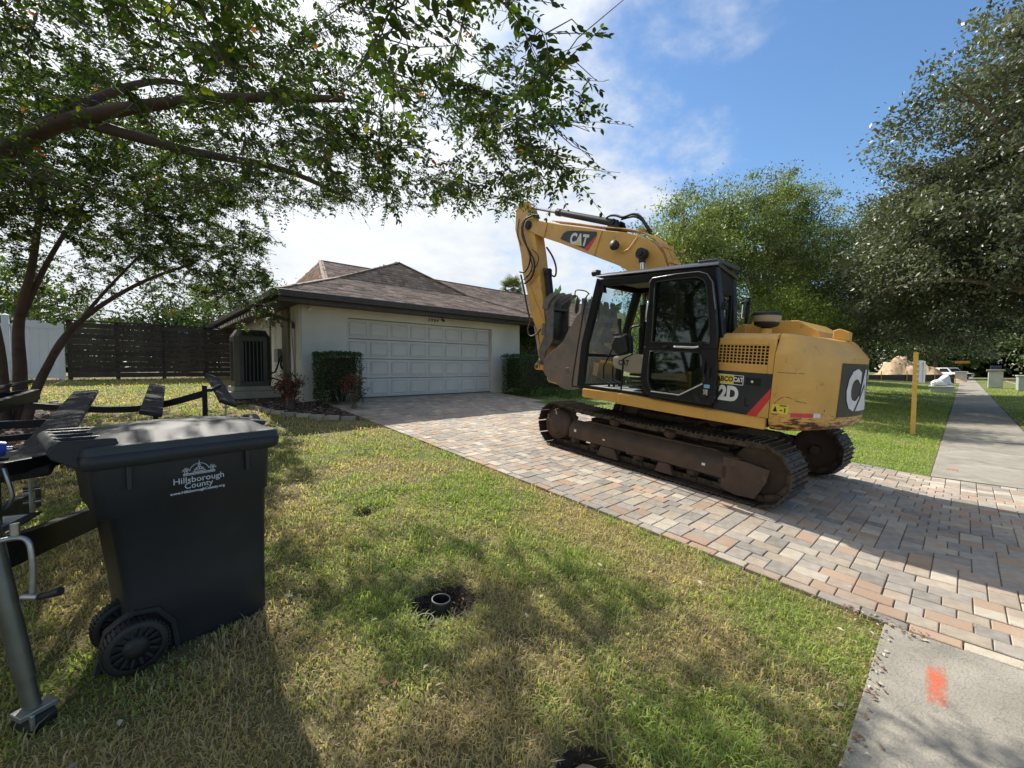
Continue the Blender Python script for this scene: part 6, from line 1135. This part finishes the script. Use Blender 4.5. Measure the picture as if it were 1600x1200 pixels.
def envB(rs, n):
    o = []
    while len(o) < n:
        a = rs.uniform(0, 6.283); r = 4.5*math.sqrt(rs.rand()); x, y = -.85+r*math.cos(a), 4.75+r*math.sin(a)
        lim = 4.25+.35*(noise2(np.array([a*1.3]), np.array([0.]), 1.7, 31)[0]-.5)
        if r > lim or y < .35 or x < -4.5: continue
        zt_ = 6.5-.14*r*r; zb_ = max(1.60+.245*x+.27*y+.05, 2.3)+.1*rs.rand(); 
        if zt_ < zb_+.15: zt_ = zb_+.2
        z = zb_+(zt_-zb_)*rs.rand()**1.1
        if r+max(0, z-3.0)*.42 > lim: continue
        o.append((x, y, z))
    return np.array(o)
def envA(rs, n):
    o = []
    while len(o) < n:
        a = rs.uniform(0, 6.283); r = 3.7*math.sqrt(rs.rand()); x, y = -1.5+r*math.cos(a), 10.2+r*math.sin(a)
        zt_ = 6.6-.16*r*r; zb_ = 3.6-.09*r*r+.35*rs.rand(); z = zb_+(zt_-zb_)*rs.rand(); o.append((x, y, max(z, 2.55)))
    return np.array(o)
bB = (-2.55, 6.3, T(0, 6.3)-.05)
crepe('crepe_myrtle', 'near crepe myrtle whose leafy branches arch overhead across the top left', bB,
      [([bB, (-2.3, 6.1, 1.6), (-1.5, 5.8, 2.75), (-.8, 5.5, 3.35), (-.3, 5.0, 3.62), (.5, 4.2, 3.75), (1.3, 3.4, 3.72)], .12, .025),
       ([bB, (-2.4, 6.3, 1.8), (-1.9, 5.6, 2.9), (-1.2, 4.6, 3.7), (-.4, 3.4, 4.3), (.4, 2.4, 4.4)], .10, .02),
       ([(-.3, 5.0, 3.62), (.4, 4.7, 3.5), (1.1, 4.4, 3.45), (1.7, 4.3, 3.3)], .05, .015),
       ([(-.8, 5.5, 3.35), (-.3, 5.6, 4.0), (.3, 5.8, 4.6), (1.0, 6.2, 4.9)], .055, .016),
       ([bB, (-2.7, 6.0, 2.0), (-2.6, 4.8, 3.4), (-2.3, 3.4, 4.2)], .08, .02), ([bB, (-2.6, 6.8, 2.2), (-2.2, 7.6, 3.8), (-1.4, 8.0, 4.9)], .08, .02), ([(-1.5, 5.8, 2.75), (-1.0, 6.4, 3.6), (-.3, 7.0, 4.6)], .06, .018)],
      envB, 1550, 6, 41, leaf=.050, nleaf=290)
bA = (-1.42, 10.3, T(0, 10.3)-.05)
crepe('crepe_myrtle', 'farther crepe myrtle with several bare trunks rising from the mulch bed at the left', bA,
      [([(-1.36, 10.3, .65), (-1.33, 10.25, 1.5), (-1.30, 10.1, 2.3), (-1.1, 9.8, 3.2), (-.9, 9.4, 4.4)], .10, .03), ([(-1.52, 10.35, .65), (-1.62, 10.35, 1.6), (-1.75, 10.4, 2.8), (-1.9, 10.6, 4.5)], .09, .03),
       ([(-1.30, 10.2, .65), (-1.18, 10.15, 1.15), (-1.02, 10.1, 1.6), (-.80, 10.0, 2.1), (-.4, 9.9, 2.6), (.2, 9.7, 3.1), (.9, 9.5, 3.5)], .075, .02), ([(-1.5, 10.2, .65), (-1.48, 9.9, 1.9), (-1.55, 9.2, 3.2), (-1.5, 8.4, 4.2)], .075, .025),
       ([(-1.1, 10.1, 1.4), (-.85, 10.3, 2.0), (-.4, 10.8, 2.9), (.2, 11.3, 3.9)], .045, .018), ([(-1.75, 10.4, 2.0), (-2.3, 10.2, 3.0), (-3.0, 9.8, 3.9)], .05, .02), ([(-1.3, 10.1, 2.3), (-.9, 9.9, 3.4), (-.3, 9.9, 4.8)], .05, .02)],
      envA, 1400, 6, 43, leaf=.068)
# ------------------------------------------------------------------ other trees
OAK = [(.11, .125, .08), (.14, .16, .105), (.17, .185, .135), (.075, .09, .05)]; LGT = [(.165, .195, .07), (.20, .23, .085), (.13, .155, .055), (.24, .26, .125)]; MID = [(.11, .15, .045), (.14, .18, .06), (.075, .11, .03)]; DK = [(.025, .05, .016), (.04, .07, .02), (.05, .085, .03)]
m_oak = mat('oak_leaf', C(.1, .2, .03), rough=.45, attr='tint', transl=.15, spec=.45)
tree('live_oak', 'large dark live oak with small silvery leaves filling the right side over the sidewalk', 'tree', (19.5, -3.4, 0), [(17.5, -.3, 7.0, 3.2, 2.6, 3.4), (20.5, .6, 5.2, 3.6, 2.8, 2.9), (19, -1.8, 9.2, 3.6, 2.6, 2.8), (22.5, -.5, 6.8, 4, 3.5, 4.4), (18.0, .9, 6.2, 1.7, 1.4, 1.7), (19.5, -2.5, 4.5, 3, 2.4, 2), (21, 1.9, 5.6, 2.6, 1.6, 2.2), (16.2, -1.4, 9.2, 2.2, 1.8, 2.0), (17, -2.4, 5.0, 2.2, 1.8, 2.6), (24, 2.2, 4.2, 3.0, 1.6, 1.9)], 160000, .13, OAK, 21, .26, 60, mt=m_oak, clump=.25, nclump=1500, shell=.2, droop=0, hlim=1.9)
tree('live_oak', 'second dark oak farther back showing low between the bright trees and the big oak', 'tree', (30, 6.2, .45), [(29, 6, 5, 4.5, 4, 4), (33, 3.5, 5.5, 5, 4, 3.6), (27, 4.6, 3.8, 3.2, 2.6, 1.9), (36, 1.5, 5.5, 4, 3, 3.4)], 42000, .17, OAK+DK, 22, .3, 30, clump=.5, nclump=420, hlim=1.3)
tree('elm_tree', 'tall pale green airy tree behind the excavator cab roof', 'tree', (20.5, 10.2, .74), [(18.4, 9.4, 6.0, 2.4, 2.0, 2.5), (20.6, 8.6, 7.6, 2.6, 2, 2.8), (17.4, 8.6, 4.6, 1.9, 1.6, 2.0), (15.3, 7.0, 6.0, 1.9, 1.6, 2.0)], 62000, .125, LGT+MID, 23, .16, 40, clump=.34, nclump=330, shell=.3)
tree('elm_tree', 'tall pale green tree standing between the excavator hood and the big oak', 'tree', (25.5, 7.8, .56), [(25.2, 7.6, 9.0, 3.0, 2.5, 3.6), (22.4, 6.6, 6.6, 2.6, 2.0, 3.0), (28, 6.4, 8.6, 3.2, 2.4, 3.8), (25.5, 5.0, 5.6, 2.6, 1.8, 2.6)], 80000, .13, LGT+MID, 24, .18, 44, clump=.36, nclump=420, shell=.3)
tree('elm_tree', 'third pale green tree filling the gap between the middle trees and the big oak', 'tree', (33.5, 4.6, .3), [(33, 3.9, 8.6, 3.2, 2.6, 3.4), (35.5, 2.6, 7.4, 3.2, 2.6, 3.4)], 34000, .17, MID+OAK, 27, .2, 30, clump=.4, nclump=300, shell=.3)
for i, (x, y, z, a, c, e, lb) in enumerate([(16.6, 6.6, 2.9, 1.7, 1.5, 1.9, 'bright feathery shrub directly behind the round pre-cleaner of the excavator'), (18.3, 4.9, 2.75, 1.8, 1.3, 1.75, 'bright feathery shrub behind the rear corner of the yellow counterweight'), (21.3, 4.6, 2.6, 2.2, 1.5, 1.8, 'feathery green shrub at the lawn edge left of the yellow stake'), (14.4, 8.2, 2.7, 1.5, 1.3, 1.7, 'bright feathery shrub seen behind the excavator cab rear window')]):
    tree('tall_shrub', lb, 'shrub', (x, y, T(x, y)), [(x, y, z, a, c, e), (x+.5, y-.3, z+.5, a*.6, c*.6, e*.9)], 17000, .12, [(.20, .27, .05), (.16, .22, .045), (.25, .31, .08), (.10, .145, .03)], 30+i, .07, 26, clump=.24, nclump=230, shell=.4, aspect=.24, droop=-.35, hlim=-.2, group=None)
for i, (x, y, z, a, c, e, n, lb) in enumerate([(-2.5, 21.5, 3.3, 2.6, 1.6, 1.9, 9000, 'dark leafy tree behind the white fence'), (1.6, 21.8, 3.2, 2.3, 1.5, 1.7, 11000, 'dark leafy tree behind the middle of the slatted fence'), (5.2, 28.5, 5.4, 2.0, 1.8, 2.2, 6000, 'slender tree rising behind the left end of the house roof'), (-7, 24, 4.3, 4, 2, 2.6, 8000, 'leafy tree far left beyond the white fence'), (10, 32, 3.6, 3, 2, 2.2, 5000, 'low tree hidden mostly behind the house roof')]):
    tree('backyard_tree', lb, 'tree', (x, y, 1.25), [(x, y, z, a, c, e)], n, .15, DK+MID[:1], 50+i, .12, 16, clump=.4, nclump=120, shell=.3)
for i, (x, y, z, a, c, e, lb) in enumerate([(48, -9.5, 5.5, 6, 4, 4, 'grey green oak over the utility cabinet at the far right'), (60, 14, 6, 7, 5, 4.4, 'dark tree behind the white pickup truck'), (92, 3, 6.5, 9, 8, 5.4, 'dark tree closing the view at the far end of the sidewalk'), (45, 10.5, 5.2, 5, 4, 3.4, 'dark tree left of the sand pile'), (70, -6, 6.5, 7, 4, 4.6, 'dark tree over the far mailbox column')]):
    tree('street_tree', lb, 'tree', (x, y, T(x, y)), [(x, y, z, a, c, e)], 20000, .36, OAK+DK, 60+i, .3, 18, clump=.8, nclump=160, shell=.2)
fw, _ = crown('far_wood', [(x, y, 4.5, 14, 9, 7.5) for x, y in ((120, 22), (128, 2), (122, -18), (105, 38), (80, 45), (55, 48), (100, -30), (70, -36))]+[(x, y, 2.6, 12, 7, 3.2) for x, y in ((32, 50), (12, 52), (-10, 48), (-32, 40))], 80000, 1.5, [(.05, .075, .03), (.07, .10, .04), (.04, .06, .025)], 77, clump=1.8, nclump=2200, aspect=.7, shell=.1, hlim=-.5); fw['kind'] = 'stuff'
def palm(label, x, y, zt, r, seed, nf=34):
    rs = random.Random(seed); o = root('palm_tree', label, 'palm', (x, y, T(x, y))); h = zt-T(x, y); g = G(); g.tube([(0, 0, 0), (.1, 0, h*.5), (0, 0, h)], [.2, .16, .17], 10); put('trunk', g, m_bark, o)
    fm = G(); 
    for k in range(22):
        a = math.radians(-100+200*k/21); L = r*.62*(1-.25*abs(a)/1.75); d = Vector((math.cos(a), math.sin(a), 0)); s = Vector((-d.y, d.x, 0))*.018; b = Vector((r*.42, 0, 0)); fm.add([b-s, b+s, b+d*L*.7+s+Vector((0, 0, .02)), b+d*L+Vector((0, 0, -.12*L)), b+d*L*.7-s+Vector((0, 0, .02))], [(0, 4, 3, 2, 1)])
    fm.tube([(0, 0, 0), (r*.42, 0, 0)], .012, 4); fme = fm.mesh('frond', [mat('palm_green', C(.09, .13, .04), C(.13, .17, .06), .5, scale=5, transl=.15)])
    for k in range(nf): link('frond', fme, o, (0, 0, h), (rs.uniform(-.5, .5), rs.uniform(-1.25, .75), rs.uniform(0, 6.283)))
palm('small fan palm top showing above the right end of the house roof', 20.4, 22.2, 7.35, 1.15, 1); palm('fan palm top showing above the fence left of the house roof', 3.0, 27.5, 5.3, 1.2, 2)
lawn('far_grass_blades', [(9.15, 16, 4, 13, 160, .06, .02)], 12, lambda x, y, rs: x > 9.15, .4)
dg__ = bpy.context.view_layer; dg__.update()
